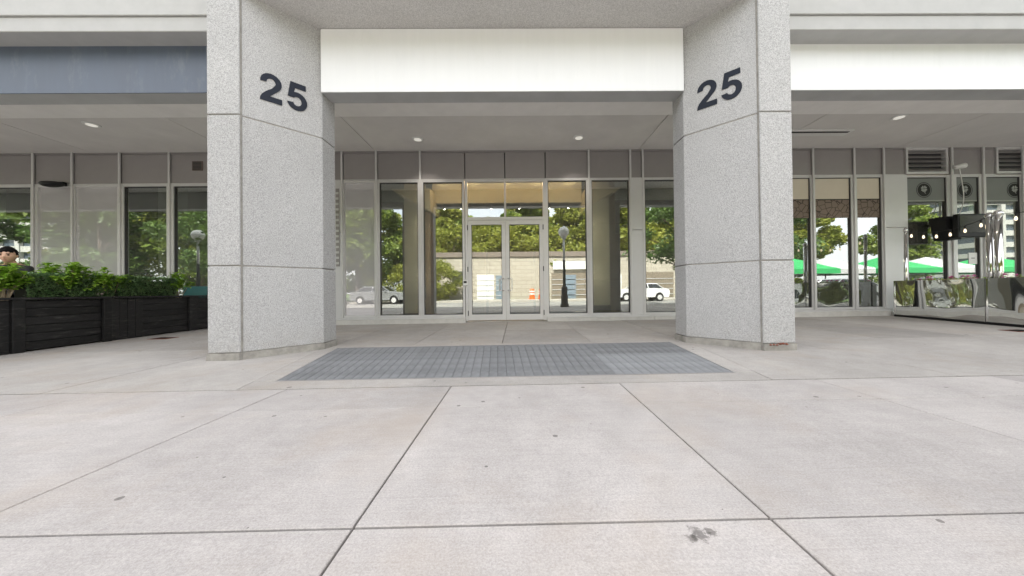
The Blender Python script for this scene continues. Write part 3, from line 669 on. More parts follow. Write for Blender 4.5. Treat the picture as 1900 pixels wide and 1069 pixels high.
# ------------------------------------------------------------------ planters on the left
def ghit(px, py):
    d = ray(px, py); t = (H-G0+KR*YE)/(KR*d.y+CS*d.x-d.z); return Vector((0, 0, H))+d*t
PA, PB = ghit(383, 610).xy, ghit(0, 660).xy
pd = (PA-PB).normalized(); pn = Vector((-pd.y, pd.x))          # pn points away from the camera, over the planter
def ps(px): # distance along the front from PB for a pixel column
    p = onplane(px, 560, (*PB, 0), (pn.x, pn.y, 0)); return (p.xy-PB).dot(pd)
def pp(s, off=0): return PB+pd*s+pn*off
ZT = 1.10; PW = .42
def planter(s0, s1, layout, label):
    c = pp((s0+s1)/2, PW/2); g0 = min(gz(*pp(s0)), gz(*pp(s1)))
    e = empty('wooden_planter', (c.x, c.y, g0), label, 'planter', 'black timber planters')
    b = MB(); b.obb(pp(s0+.004, .075), pp(s1-.004, .075), .05, gz(*pp(s0))+.02, ZT-.05, gz(*pp(s1))+.02, ZT-.05)
    b.build('inner_box', black, e)
    MB().obb(pp(s0+.004, PW-.02), pp(s1-.004, PW-.02), .04, gz(*pp(s0)), ZT-.02, gz(*pp(s1)), ZT-.02).build('back_panel', blackwood, e)
    MB().obb(pp(s0+.01, PW/2+.03), pp(s1-.01, PW/2+.03), PW-.13, ZT-.2, ZT-.05).build('soil', soil, e)
    MB().obb(pp(s0+.002, .02), pp(s1-.002, .02), .09, ZT-.035, ZT).build('top_rail', blackwood, e, bev=.004)
    for kind, a, q in layout:
        za, zq = gz(*pp(a)), gz(*pp(q))
        if kind == 'post': MB().obb(pp(a+.003, .0), pp(q-.003, .0), .05, za+.005, ZT-.037, zq+.005, ZT-.037).build('post', blackwood, e, bev=.004)
        elif kind == 'h':
            n = 6
            for k in range(n):
                t0, t1 = k/n, (k+1)/n; A0, A1 = za+.02, ZT-.04; Q0 = zq+.02
                off = .035+rnd.uniform(-.004, .004)
                MB().obb(pp(a+.003, off), pp(q-.003, off), .022, A0+(A1-A0)*t0+.004, A0+(A1-A0)*t1-.004, Q0+(A1-Q0)*t0+.004, Q0+(A1-Q0)*t1-.004).build('board', blackwood, e, bev=.003)
        else:
            n = max(1, round((q-a)/.11))
            for k in range(n):
                u, v = a+(q-a)*k/n, a+(q-a)*(k+1)/n; off = .02+rnd.uniform(-.004, .004)
                MB().obb(pp(u+.003, off), pp(v-.003, off), .024, gz(*pp(u))+.01, ZT-.04, gz(*pp(v))+.01, ZT-.04).build('board', blackwood, e, bev=.003)
    for q in (s0+.02, s1-.02): MB().obb(pp(q, .1), pp(q, PW-.045), .03, gz(*pp(q))+.02, ZT-.06).build('end_panel', blackwood, e)
    return e
seam = ps(207); sR = ps(383)+.55; sL = ps(0)-1.2
planter(seam+.003, sR, [('v', seam+.004, ps(266)), ('h', ps(266), ps(350)), ('post', ps(350), ps(365)), ('h', ps(365), sR-.08), ('post', sR-.08, sR-.004)], 'black timber planter running up to the stone pillar')
planter(sL, seam-.003, [('post', sL+.004, sL+.1), ('h', sL+.1, ps(0)-.1), ('v', ps(0)-.1, ps(20)), ('post', ps(20), ps(45)), ('h', ps(45), ps(190)), ('post', ps(190), seam-.004)], 'longer black timber planter below the standing person')

# ---- plants
def rot_basis(d):
    d = d.normalized(); u = d.cross(Vector((0, 0, 1)))
    if u.length < 1e-3: u = Vector((1, 0, 0))
    u.normalize(); return d, u, d.cross(u)
def leaf(mb, p, d, L, W, droop=.25):
    d, u, n = rot_basis(d); n = -n if n.z < 0 else n
    a = p; m1 = p+d*L*.45+n*L*.06; tip = p+d*L-n*L*droop; l = m1+u*W/2+n*L*.05-d*L*.02; r = m1-u*W/2+n*L*.05-d*L*.02
    m2 = p+d*L*.75; l2 = m2+u*W*.36; r2 = m2-u*W*.36
    mb.add([a, l, m1, r, l2, m2+n*0-n*L*.03, r2, tip], [(0, 2, 1), (0, 3, 2), (1, 2, 5, 4), (2, 3, 6, 5), (4, 5, 7), (5, 6, 7)])
def bush(c, wx, hgt, nst, label, seed):
    R = random.Random(seed); e = empty('leafy_shrub', (c.x, c.y, ZT-.05), label, 'shrub', 'bright shrubs in the planters')
    st = MB(); lv = MB()
    for k in range(nst):
        a = R.uniform(-1, 1); b = R.uniform(-.5, .5)
        base = Vector((c.x, c.y, ZT-.06))+Vector((*pd, 0))*a*.06+Vector((*pn, 0))*b*.06
        top = Vector((c.x, c.y, ZT))+Vector((*pd, 0))*a*wx*.5*R.uniform(.75, 1)+Vector((*pn, 0))*b*.4+Vector((0, 0, hgt*R.uniform(.55, 1)*(1-.35*abs(a))))
        mid = (base+top)/2+Vector((R.uniform(-.03, .03), R.uniform(-.03, .03), .02+.05*abs(a)))
        st.tube([base, mid, top], [.007, .006, .003], 5)
        for q in range(46):
            t = 1.05-.65*R.random()**1.5; p = base.lerp(mid, t*2) if t < .5 else mid.lerp(top, (t-.5)*2)
            an = R.uniform(0, 6.28); d = Vector((math.cos(an), math.sin(an), R.uniform(-.1, .8)))
            L = R.uniform(.055, .105); leaf(lv, p+d*.015, d, L, L*.68, R.uniform(.1, .4))
    st.build('stems', stemm, e); f = lv.build('foliage', lf_br, e); return e
def hedge(s0, s1, label, seed):
    R = random.Random(seed); c = pp((s0+s1)/2, .22); e = empty('boxwood_hedge', (c.x, c.y, ZT-.06), label, 'hedge', 'clipped hedges in the planters')
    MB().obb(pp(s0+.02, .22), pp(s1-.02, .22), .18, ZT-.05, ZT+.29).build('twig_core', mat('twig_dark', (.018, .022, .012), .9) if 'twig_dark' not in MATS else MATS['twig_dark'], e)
    lv = MB(); n = int((s1-s0)*4200)
    for k in range(n):
        s = R.uniform(s0, s1); f = R.random()
        hh = .335+.02*noise.noise((s*6, seed, 0))
        if f < .6: off = .09+R.uniform(-.02, .02)+.015*noise.noise((s*9, k*.001, 5)); z = R.uniform(-.05, hh); nd = Vector((-pn.x, -pn.y, .35))
        else: off = R.uniform(.08, .36); z = hh+R.uniform(-.02, .015); nd = Vector((0, 0, 1))
        p = Vector((*pp(s, off), ZT+z)); d = Vector((R.uniform(-1, 1), R.uniform(-1, 1), R.uniform(-.4, 1)))+nd*.6
        L = R.uniform(.03, .05); leaf(lv, p, d, L, L*.62, .1)
    lv.build('foliage', lf_box, e)
hedge(ps(60), ps(222), 'long clipped dark boxwood hedge beside the standing person', 3)
hedge(ps(228), ps(336), 'short clipped dark boxwood hedge near the stone pillar', 5)
hedge(sL+.1, ps(-30), 'clipped dark boxwood hedge at the far end of the longer planter', 8)
for px, wpx, top, n, lab in ((28, 105, 490, 24, 'bright green shrub with bare stems before the standing person'), (150, 100, 483, 22, 'bright green shrub standing tall above the clipped hedge'), (224, 82, 500, 20, 'bright green shrub beside the dry flower head at the planter seam'), (346, 55, 505, 15, 'small bright green shrub at the end next to pillar'), (-110, 100, 490, 18, 'bright green shrub at the far end of the longer planter')):
    c = pp(ps(px), .2); c = Vector((c.x, c.y, 0)); zt = onplane(px, top, c, (pn.x, pn.y, 0)).z; bush(c, abs(ps(px+wpx/2)-ps(px-wpx/2)), zt-ZT-.02, n, lab, px)
c = pp(ps(195), .1); e = empty('dry_flower_head', (c.x, c.y, ZT-.05), 'faded pinkish dry flower head on the planter rim', 'flower')
R = random.Random(2); pt = MB(); top = Vector((c.x, c.y, ZT+.07))
for k in range(60):
    d = Vector((R.gauss(0, 1), R.gauss(0, 1), R.gauss(.3, 1))).normalized(); leaf(pt, top+d*.035, d+Vector((R.uniform(-.5, .5), R.uniform(-.5, .5), 0)), .03, .028, .1)
pt.build('petals', drygry, e); MB().tube([(c.x, c.y, ZT-.06), top], .004, 5).build('stem', stemm, e)

# ------------------------------------------------------------------ people behind the planters
def head_mesh(mb_v, mb_f, mb_m, c, fd, pitch, sc):
    """face direction fd (xy), returns transform; material 0 skin, 3 lips"""
    fd = Vector((fd[0], fd[1], 0)).normalized(); rt = fd.cross(Vector((0, 0, 1)))
    f3 = fd*math.cos(pitch)+Vector((0, 0, math.sin(pitch))); up = rt.cross(f3)
    T = lambda x, y, z: Vector(c)+(rt*x+f3*y+up*z)*sc
    nu, nv = 36, 26; b = len(mb_v)
    for j in range(nv+1):
        ph = math.pi*j/nv
        for i in range(nu):
            th = 2*math.pi*i/nu; x, y, z = math.sin(ph)*math.sin(th), math.sin(ph)*math.cos(th), math.cos(ph)
            X, Y, Z = x*.077, y*.097, z*.118
            if z < 0: X *= 1-.30*(-z)**1.3; Y = Y*(1-.12*(-z)) if y < 0 else Y*(1-.05*(-z))
            if z < -.2 and y < 0: Y *= .72
            g = lambda dx, dz, s1, s2: math.exp(-((X-dx)/s1)**2-((Z-dz)/s2)**2)
            if y > .1:
                Y += .024*g(0, -.018, .011, .020)+.008*g(0, .008, .008, .02)          # nose
                Y -= .011*(g(.031, .012, .017, .012)+g(-.031, .012, .017, .012))      # sockets
                Y += .006*(g(.031, .030, .022, .008)+g(-.031, .030, .022, .008))      # brow
                Y += .007*g(0, -.056, .022, .008)-.004*g(0, -.051, .02, .003)          # lips
                Y += .007*g(0, -.095, .022, .016)                                     # chin
            mb_v.append(T(X, Y, Z))
    for j in range(nv):
        for i in range(nu):
            i2 = (i+1) % nu; mb_f.append((b+j*nu+i, b+(j+1)*nu+i, b+(j+1)*nu+i2, b+j*nu+i2)); mb_m.append(0)
    return T
def person(name, label, J, head_c, fd, pitch, sc, hair, hair_m, shirt=shirtm):
    """J: dict joint -> (pos, radius), edges from E; body grown with a skin modifier, then one mesh"""
    E_ = [('pelvis', 'waist'), ('waist', 'chest'), ('chest', 'neck'), ('neck', 'skull')]
    for s in 'LR':
        E_ += [('chest', 'sh'+s), ('sh'+s, 'el'+s), ('el'+s, 'wr'+s), ('wr'+s, 'pa'+s), ('pelvis', 'hip'+s), ('hip'+s, 'kn'+s), ('kn'+s, 'an'+s), ('an'+s, 'to'+s)]
    names = list(J); me = bpy.data.meshes.new('skel'); me.from_pydata([J[n][0] for n in names], [(names.index(a), names.index(b)) for a, b in E_], [])
    o = link(bpy.data.objects.new('skel', me)); md = o.modifiers.new('skin', 'SKIN'); md.use_smooth_shade = True
    if not me.skin_vertices: me.skin_vertices.new() if hasattr(me.skin_vertices, 'new') else None
    sk = me.skin_vertices[0].data
    for i, n in enumerate(names):
        r = J[n][1]; sk[i].radius = r if isinstance(r, tuple) else (r, r); sk[i].use_root = n == 'pelvis'
    o.modifiers.new('sub', 'SUBSURF').levels = 2
    dg = bpy.context.evaluated_depsgraph_get(); dg.update(); ev = bpy.data.meshes.new_from_object(o.evaluated_get(dg))
    V = [v.co.copy() for v in ev.vertices]; Fc = [tuple(p.vertices) for p in ev.polygons]; Mi = []
    bpy.data.objects.remove(o)
    pz, nz_ = J['pelvis'][0].z, J['neck'][0].z
    wr = [(J['wr'+s][0], J['el'+s][0]) for s in 'LR']; an = [J['an'+s][0] for s in 'LR']
    for f in Fc:
        c = sum((V[i] for i in f), Vector())/len(f)
        if c.z > nz_-.012: k = 0
        elif any((c-w).length < .075 or ((c-w).dot(w-e_) > 0 and (c-w).length < .25) for w, e_ in wr): k = 0
        elif any((c-a).length < .12 or c.z < a.z+.03 for a in an): k = 3
        elif c.z < pz+.02 and min((c-J['hip'+s][0]).length for s in 'LR') < 3: k = 2
        else: k = 1
        Mi.append(k)
    # fingers, rooted inside the palm
    for s in 'LR':
        w_, p_ = J['wr'+s][0], J['pa'+s][0]; d = (p_-w_).normalized(); u = d.cross(Vector((0, 0, 1))).normalized(); n_ = u.cross(d)
        for k, (off, L) in enumerate(((-.03, .065), (-.011, .078), (.009, .074), (.028, .058), (.04 if s == 'L' else -.045, .05))):
            b0 = p_+u*off; th = k == 4
            if th: b0 = p_-d*.045+u*off*.8
            dd = (d+u*(off*14 if th else off*2)).normalized()
            m = MB().tube([b0-dd*.02, b0+dd*L*.45, b0+dd*L*.75-n_*L*.15, b0+dd*L*.95-n_*L*.35], [.0095, .009, .0085, .006], 7)
            q = len(V); V += m.v; Fc += [tuple(i+q for i in f) for f in m.f]; Mi += [0]*len(m.f)
    T = head_mesh(V, Fc, Mi, head_c, fd, pitch, sc)
    base = Vector((J['pelvis'][0].x, J['pelvis'][0].y, min(v.z for v in V)))
    e = mk(name, V, Fc, [skinm, shirt, trousm, black], None, True, True, loc=base)
    for p, k in zip(e.data.polygons, Mi): p.material_index = k
    tag(e, label, 'person')
    # hair cap
    hv = MB(); nu, nv = 30, 18; R = random.Random(len(name)+3)
    P = []
    for j in range(nv+1):
        ph = math.pi*.62*j/nv
        for i in range(nu):
            th = 2*math.pi*i/nu; x, y, z = math.sin(ph)*math.sin(th), math.sin(ph)*math.cos(th), math.cos(ph)
            lim = .45 if y > .25 else (-.05 if y > -.2 else -.35)
            zz = max(z, lim); k = 1+hair*(1 if z > lim-.05 else .2)+hair*.6*noise.noise((x*5, y*5, z*5+sc))
            if z < lim: k = .93
            P.append(T(x*.077*k, y*.097*k-.004, zz*.118*k+.002))
    hv.add(P, [(j*nu+i, (j+1)*nu+i, (j+1)*nu+(i+1) % nu, j*nu+(i+1) % nu) for j in range(nv) for i in range(nu)])
    if hair > .05:
        for q in range(150):
            ph = math.acos(1-R.random()*1.15); th = R.uniform(0, 6.283); x, y, z = math.sin(ph)*math.sin(th), math.sin(ph)*math.cos(th), math.cos(ph)
            if z < (.42 if y > .3 else .0): continue
            rr = R.uniform(.010, .017); c_ = T(x*.079, y*.098-.004, z*.122)
            b_ = MB().lathe((0, 0, 0), [(.1, -1), (.8, -.6), (1, 0), (.8, .6), (.1, 1)], 6); hv.add([c_+v*rr for v in b_.v], b_.f)
    hv.build('hair', hair_m, e, smooth=True, loc=origin(e))
    for s in (-1, 1):
        m = MB()
        for q in (0,): m.lathe((0, 0, 0), [(.001, -.0105), (.007, -.008), (.0105, 0), (.007, .008), (.001, .0105)], 10)
        c_ = T(s*.031, .081, .012); m.v = [c_+v*1.05 for v in m.v]; m.build('eye', hairm, e, smooth=True, loc=c_)
        b = MB().tube([T(s*.016, .094, .029), T(s*.032, .092, .034), T(s*.047, .080, .030)], .0042, 6); b.build('eyebrow', hairm, e, loc=origin(e))
        ear = MB(); ear.lathe((0, 0, 0), [(.004, -.028), (.013, -.018), (.017, 0), (.016, .016), (.005, .028)], 10)
        ear.v = [T(s*(.076+v.x*.45), -.008+v.y, v.z-.002) for v in ear.v]; ear.build('ear', skinm, e, smooth=True, loc=origin(e))
    li = MB().tube([T(-.02, .094, -.056), T(0, .104, -.055), T(.02, .094, -.056)], [.003, .0055, .003], 6); li.build('mouth', mat('lip', (.36, .15, .12), .5) if 'lip' not in MATS else MATS['lip'], e, loc=origin(e))
    return e
# standing person: looks down past the planter
# seated person, only the crown of the head shows over the hedge
hp = atY(15, 474, 5.2); h2 = atY(90, 516, 5.6)
def JSit(h, g, fd):   # head centre, ground, facing
    fd = Vector((fd[0], fd[1], 0)).normalized(); rt = fd.cross(Vector((0, 0, 1))); c = Vector((h.x, h.y, 0))-fd*.05
    z0 = h.z-1.16
    P = lambda x, y, z: c+(rt*x+fd*y)+Vector((0, 0, max(z0+z, g+.03)))
    J = dict(pelvis=(P(0, -.05, .52), (.15, .12)), waist=(P(0, -.04, .70), (.13, .105)), chest=(P(0, 0, .92), (.145, .11)), neck=(P(0, .01, 1.03), .056), skull=(P(0, .04, 1.12), .06))
    for s, n in ((-1, 'L'), (1, 'R')):
        J['sh'+n] = (P(s*.175, 0, .96), .066); J['el'+n] = (P(s*.22, .08, .70), .046); J['wr'+n] = (P(s*.13, .29, .74), .031); J['pa'+n] = (P(s*.11, .37, .75), (.04, .02))
        J['hip'+n] = (P(s*.09, 0, .51), .09); J['kn'+n] = (P(s*.11, .42, .52), .062); J['an'+n] = (P(s*.11, .40, .1), .045); J['to'+n] = (P(s*.12, .54, .03), (.045, .03))
    return J
J1, J2 = JSit(hp, gz(hp.x, hp.y), (.45, -.9)), JSit(h2, gz(h2.x, h2.y), (-.8, .6))
person('person', 'person in black shirt with short dark curly hair behind the planter', J1, hp, (.6, -.8), -.14, 1.06, .10, hairm)
person('person', 'seated person with cropped hair, only the crown showing over the hedge', J2, h2, (-.8, .6), -.1, 1.0, .035, greyhair, mat('grey_cloth', (.10, .10, .11), .85))
def chair(c, rz, m, label, zs=.47):
    e = empty('patio_chair', c, label, 'chair', 'patio chairs behind the planters', rz)
    q = zs-.47
    MB().box(-.22, .22, -.22, .22, zs-.04, zs).build('seat', m, e, world=False, bev=.012)
    b = MB(); nn = 7
    for i in range(nn+1):
        t = i/nn*2-1; b.v += [Vector((t*.24, -.25+.07*t*t, .53+q)), Vector((t*.24, -.30+.07*t*t, .82+q)), Vector((t*.24, -.275+.07*t*t, .53+q)), Vector((t*.24, -.325+.07*t*t, .82+q))]
    for i in range(nn): a = i*4; b.f += [(a, a+4, a+5, a+1), (a+2, a+3, a+7, a+6), (a+1, a+5, a+7, a+3), (a, a+2, a+6, a+4)]
    b.f += [(0, 1, 3, 2), (nn*4, nn*4+2, nn*4+3, nn*4+1)]
    b.build('backrest', m, e, world=False)
    for sx in (-1, 1):
        for sy in (-1, 1): MB().tube([(sx*.2, sy*.19, zs-.03), (sx*.22, sy*.22, 0)], .014, 8).build('leg', black, e, world=False)
        MB().tube([(sx*.2, -.2, zs-.03), (sx*.22, -.265, .6+q)], .012, 8).build('back_post', black, e, world=False)
    if zs > .55: MB().tube([(-.21, .21, zs-.42), (.21, .21, zs-.42)], .01, 6).build('footrest', black, e, world=False)
    return e
for J_, f_, lab in ((J1, (.45, -.9), 'tall black bar chair under the person in black shirt'), (J2, (-.8, .6), 'low black patio chair under the cropped-haired person')):
    zc = J_['pelvis'][0]; g_ = gz(zc.x, zc.y); chair((zc.x, zc.y, g_), math.atan2(f_[1], f_[0])-math.pi/2, black, lab, zc.z-.125-g_)
tc_ = atY(372, 530, 7.85); chair((tc_.x-.05, 7.6, gz(tc_.x, 7.5)), 3.3, teal, 'teal patio chair behind the planter end near pillar', .62)

# ------------------------------------------------------------------ pub side: blinds, emblems, fence, posts, lamps
def linesmat(name, c1, c2, sc):
    m, t, b = newmat(name); N = t.nodes.new; L = t.links.new
    g = N('ShaderNodeTexCoord'); v = N('ShaderNodeTexVoronoi'); v.feature = 'DISTANCE_TO_EDGE'; v.inputs['Scale'].default_value = sc; L(g.outputs['Object'], v.inputs['Vector'])
    k = N('ShaderNodeMapRange'); k.inputs[1].default_value = .02; k.inputs[2].default_value = .05; L(v.outputs[0], k.inputs[0])
    mx = N('ShaderNodeMix'); mx.data_type = 'RGBA'; mx.inputs[6].default_value = (*c2, 1); mx.inputs[7].default_value = (*c1, 1); L(k.outputs[0], mx.inputs[0]); L(mx.outputs[2], b.inputs['Base Color']); b.inputs['Roughness'].default_value = .8; return m
patt = linesmat('patterned_brown_blind', (.20, .155, .125), (.05, .04, .035), 7)
for a, b_, lab in ((1440, 1503, 'cream roller blind with brown patterned hem beside the pub-side pillar'), (1510, 1578, 'wide cream roller blind with brown patterned hem in the middle light'), (1587, 1634, 'narrow cream roller blind with brown patterned hem next to grey column')):
    x0, x1 = FX(a)+.02, FX(b_)-.02; e = empty('roller_blind', ((x0+x1)/2, YF+.2, 3.1), lab, 'blind', 'roller blinds beside the pub')
    box('cream_band', x0, x1, YF-.012, YF-.006, 3.27, 3.79, cream, e); box('patterned_hem', x0, x1, YF-.012, YF-.006, 2.82, 3.268, patt, e)
    box('hem_bar', x0, x1, YF-.016, YF-.0125, 3.255, 3.275, black, e)
shade = mat('grey_shade_cloth', (.20, .215, .205), .8, var=.06); emb = mat('emblem_black', (.008, .008, .008), .7); embl = mat('emblem_grey', (.33, .35, .33), .7)
frost = mat('frosted_film', (.42, .46, .45), .6, var=.15, scale=5); curt = mat('dark_drape', (.055, .042, .036), .9, var=.6, scale=14, stretch=(3, 3, 1))
def emblem(x, z, y, r, parent):
    def disc(r0_, r1_, yy, m, name, n=32):
        V = []; Fc = []
        for i in range(n):
            a = 2*math.pi*i/n; V += [(x+math.cos(a)*r0_, yy, z+math.sin(a)*r0_), (x+math.cos(a)*r1_, yy, z+math.sin(a)*r1_)]
        for i in range(n): j = (i+1) % n; Fc.append((2*i, 2*j, 2*j+1, 2*i+1))
        return mk(name, V, Fc, m, parent)
    disc(.001, r*.83, y, emb, 'emblem_disc'); disc(r*.92, r, y, emb, 'emblem_ring')
    V = []; Fc = []; cz = z+r*.15
    for k in range(4):      # four heart-shaped clover leaves
        a = math.pi/2*k+.75+math.pi/4*.15; P = []
        for i in range(20):
            t = 2*math.pi*i/20; hx = 16*math.sin(t)**3; hz = 13*math.cos(t)-5*math.cos(2*t)-2*math.cos(3*t)-math.cos(4*t)+17
            P.append((hx*r*.0135, hz*r*.0135+r*.02))
        b0 = len(V); V += [(x+p*math.cos(a)-q*math.sin(a), y-.002, cz+p*math.sin(a)+q*math.cos(a)) for p, q in P]; Fc.append(tuple(range(b0, b0+20)))
    mk('clover', V, Fc, embl, parent)
    MB().tube([(x, y-.002, cz-r*.1), (x+r*.05, y-.002, cz-r*.42), (x+r*.18, y-.002, cz-r*.6)], r*.04, 5).build('clover_stem', embl, parent)
for k in range(1):
    for a, b_, ex, lab in ((1682, 1754, 1715, 'grey window shade with clover emblem under the louvre beside the grey column'), (1773, 1814, 1791, 'narrow grey window shade with clover emblem behind the hanging cable'), (1828, 1960, 1883, 'wide grey window shade with clover emblem above the pub door')):
        x0, x1 = FX(a)+.005, FX(b_)-.005; e = empty('clover_shade', ((x0+x1)/2, YF+.1, 3.25), lab, 'shade', 'shades in the pub windows')
        zt, zb = 3.775, atY(a, 372, YF).z
        box('cloth', x0, x1, YF-.012, YF-.006, zb, zt, shade, e); box('hem', x0, x1, YF-.014, YF-.004, zb-.03, zb+.0, embl, e)
        for q in range(int((x1-x0)/.03)): pass
        emblem(FX(ex), atY(ex, 353, YF).z, YF-.0145, .19, e)
        c = empty('window_valance', ((x0+x1)/2, YF+.15, zb-.35), lab.replace('window shade with clover emblem', 'valance').replace('grey', 'dark').replace('dark column', 'grey column'), 'curtain', 'valances in the pub windows')
        V = []; Fc = []; n = int((x1-x0)/.02)
        for i in range(n+1):
            xx = x0+(x1-x0)*i/n; yy = YF+.13+.02*math.sin(i*1.05)+.008*math.sin(i*.37)
            V += [(xx, yy, zb-.31-.015*math.sin(i*.6)), (xx, yy, zb-.01)]
        for i in range(n): Fc.append((2*i, 2*i+2, 2*i+3, 2*i+1))
        mk('cloth', V, Fc, curt, c, smooth=True); MB().tube([(x0, YF+.13, zb-.02), (x1, YF+.13, zb-.02)], .012, 6).build('rod', black, c)
        f = empty('frosted_glass_film', ((x0+x1)/2, YF+.03, .64), lab.split(' with')[0].replace('shade', 'film')+' etched pale on the lower glass '+lab.split('emblem ')[1], 'window film', 'frosted films in the pub windows')
        zf = atY(a, 493, YF).z
        box('film', x0, x1, YF+.03, YF+.034, .66, zf-.05, frost, f); box('border', x0, x1, YF+.03, YF+.034, zf-.04, zf, embl, f)
# drapes and a bar back inside the pub
for a, b_ in ((1722, 1745), (1776, 1812)):
    x0, x1 = FX(a), FX(b_); V = []; Fc = []; n = 24
    for i in range(n+1):
        xx = x0+(x1-x0)*i/n; yy = YF+.5+.05*math.sin(i*1.3); V += [(xx, yy, .45), (xx, yy, 3.2)]
    for i in range(n): Fc.append((2*i, 2*i+2, 2*i+3, 2*i+1))
    tag(mk('drape', V, Fc, mat('patterned_drape_%d' % a, (.20, .17, .15), .9, var=.7, scale=16), None, smooth=True), 'gathered brown patterned drape behind pub glass next to the '+('grey column' if a < 1750 else 'paper notice'), 'curtain', 'drapes in the pub')
nx = FX(1816); e = empty('paper_notice', (nx, YF-.03, 1.6), 'white paper notice taped to the pub window', 'notice')
q0, q1 = atY(1799, 469, YF-.02), atY(1815, 490, YF-.02)
box('sheet', q0.x, q1.x, YF-.004, YF-.001, q1.z, q0.z, whitep, e); box('print', q0.x+.06, q1.x-.06, YF-.0065, YF-.0045, (q0.z+q1.z)/2, (q0.z+q1.z)/2+.015, emb, e)
# mirrored fence
FA, FB = ghit(1662, 587).xy, ghit(1900, 608).xy
fdv = (FB-FA).normalized(); fn = Vector((fdv.y, -fdv.x))
if fn.x > 0: fn = -fn
def fs(px): return (onplane(px, 560, (*FA, 0), (fn.x, fn.y, 0)).xy-FA).dot(fdv)
ZFT = onplane(1700, 521, (*FA, 0), (fn.x, fn.y, 0)).z
def fence(s0, s1, ph, label):
    c = FA+fdv*(s0+s1)/2; e = empty('mirror_fence_panel', (c.x, c.y, gz(c.x, c.y)), label, 'fence', 'mirrored patio fence panels')
    nu, nv = 60, 26; V = []; Fc = []
    for j in range(nv+1):
        for i in range(nu+1):
            u, v = i/nu, j/nv; s = s0+(s1-s0)*u; p = FA+fdv*s; z0 = gz(*p)+.05; z = z0+(ZFT-z0)*v
            edge = min(u, 1-u, .12)/.12
            d = .02+edge*(.007*math.sin(s*4.1+ph)*math.sin(v*3.1)+.0035*math.sin(s*8+v*2+ph*2)+.004*math.sin(v*5.0+.8+.9*math.sin(s*4+ph)))
            q = p+fn*d; V.append((q.x, q.y, z))
    for j in range(nv):
        for i in range(nu): a = j*(nu+1)+i; Fc.append((a, a+1, a+nu+2, a+nu+1))
    mk('mirror_sheet', V, Fc, chrome2, e, smooth=True)
    P = lambda s, o: FA+fdv*s+fn*o
    MB().obb(P(s0, -.03), P(s1, -.03), .05, gz(*P(s0, 0))+.012, ZFT-.005, gz(*P(s1, 0))+.012, ZFT-.005).build('core', black, e)
    MB().obb(P(s0, 0), P(s1, 0), .075, gz(*P(s0, 0))+.002, gz(*P(s0, 0))+.045, gz(*P(s1, 0))+.002, gz(*P(s1, 0))+.045).build('base_rail', black, e)
    for s in (s0+.006, s1-.006): MB().obb(P(s-.005, .0), P(s+.005, .0), .07, gz(*P(s, 0))+.045, ZFT+.002).build('end_trim', chrome, e)
    MB().obb(P(s0, .0), P(s1, .0), .06, ZFT, ZFT+.012).build('top_cap', chrome, e)
sS = fs(1832)
fence(0, sS-.004, .4, 'wavy mirror-polished steel fence panel starting at the building curb')
fence(sS+.004, sS+1.7, 2.1, 'wavy mirror-polished steel fence panel beyond the pair of posts')
# flower box behind the fence
def fo(s, o): return FA+fdv*s+fn*o
for s0, s1, lab in ((.15, sS-.05, 'pink flowers in a trough behind the first mirrored panel'), (sS+.1, sS+1.6, 'pink flowers in a trough behind the second mirrored panel')):
    c = fo((s0+s1)/2, -.25); e = empty('flower_trough', (c.x, c.y, gz(c.x, c.y)), lab, 'flower box', 'flower troughs behind the fence')
    MB().obb(fo(s0, -.25), fo(s1, -.25), .26, gz(*fo(s0, 0)), ZFT-.06, gz(*fo(s1, 0)), ZFT-.06).build('trough', alum, e)
    R = random.Random(int(s0*100)); lv = MB(); fl = MB()
    for k in range(420):
        p = fo(R.uniform(s0, s1), -.25+R.uniform(-.14, .14)); leaf(lv, Vector((*p, ZFT-.07+R.random()**2*.10)), Vector((R.uniform(-1, 1), R.uniform(-1, 1), R.uniform(0, 1))), .05, .035, .2)
    for k in range(9):
        p = fo(R.uniform(s0, s1), -.2+R.uniform(-.1, .1)); z = ZFT+R.uniform(.0, .05)
        for q in range(26):
            d = Vector((R.gauss(0, 1), R.gauss(0, 1), R.gauss(.2, 1))).normalized(); leaf(fl, Vector((*p, z))+d*.025, d, .035, .035, .1)
    lv.build('foliage', lf_br, e); fl.build('blossoms', pink, e)
# posts
def post(p, ztop, r, lean, label):
    z0 = gz(*p); e = empty('steel_post', (p.x, p.y, z0), label, 'post', 'polished posts on the fence')
    t = Vector((p.x+lean, p.y, ztop)); MB().tube([(p.x, p.y, z0), t], r, 20).build('shaft', chrome, e, smooth=True)
    MB().lathe((t.x, t.y, t.z), [(r*.9, -.03), (r*1.25, -.02), (r*1.3, .01), (r*1.05, .04), (r*.5, .065), (.004, .072)], 20).build('cap', chrome, e, smooth=True)
    MB().lathe((p.x, p.y, z0), [(r*1.9, 0), (r*1.9, .01), (r*1.2, .015)], 20).build('base_plate', chrome, e); return t
T1 = post(fo(fs(1675), -.06), onplane(1678, 428, (*fo(0, -.06), 0), (fn.x, fn.y, 0)).z, .032, .03, 'slim polished post where the mirrored fence meets the building')
T2 = post(fo(fs(1829), -.09), onplane(1831, 402, (*fo(0, -.09), 0), (fn.x, fn.y, 0)).z, .05, 0, 'thick polished post of a pair, on the grey column side')
T3 = post(fo(fs(1845), -.09), onplane(1846, 398, (*fo(0, -.09), 0), (fn.x, fn.y, 0)).z, .05, 0, 'thick polished post of a pair, beside the pub door')
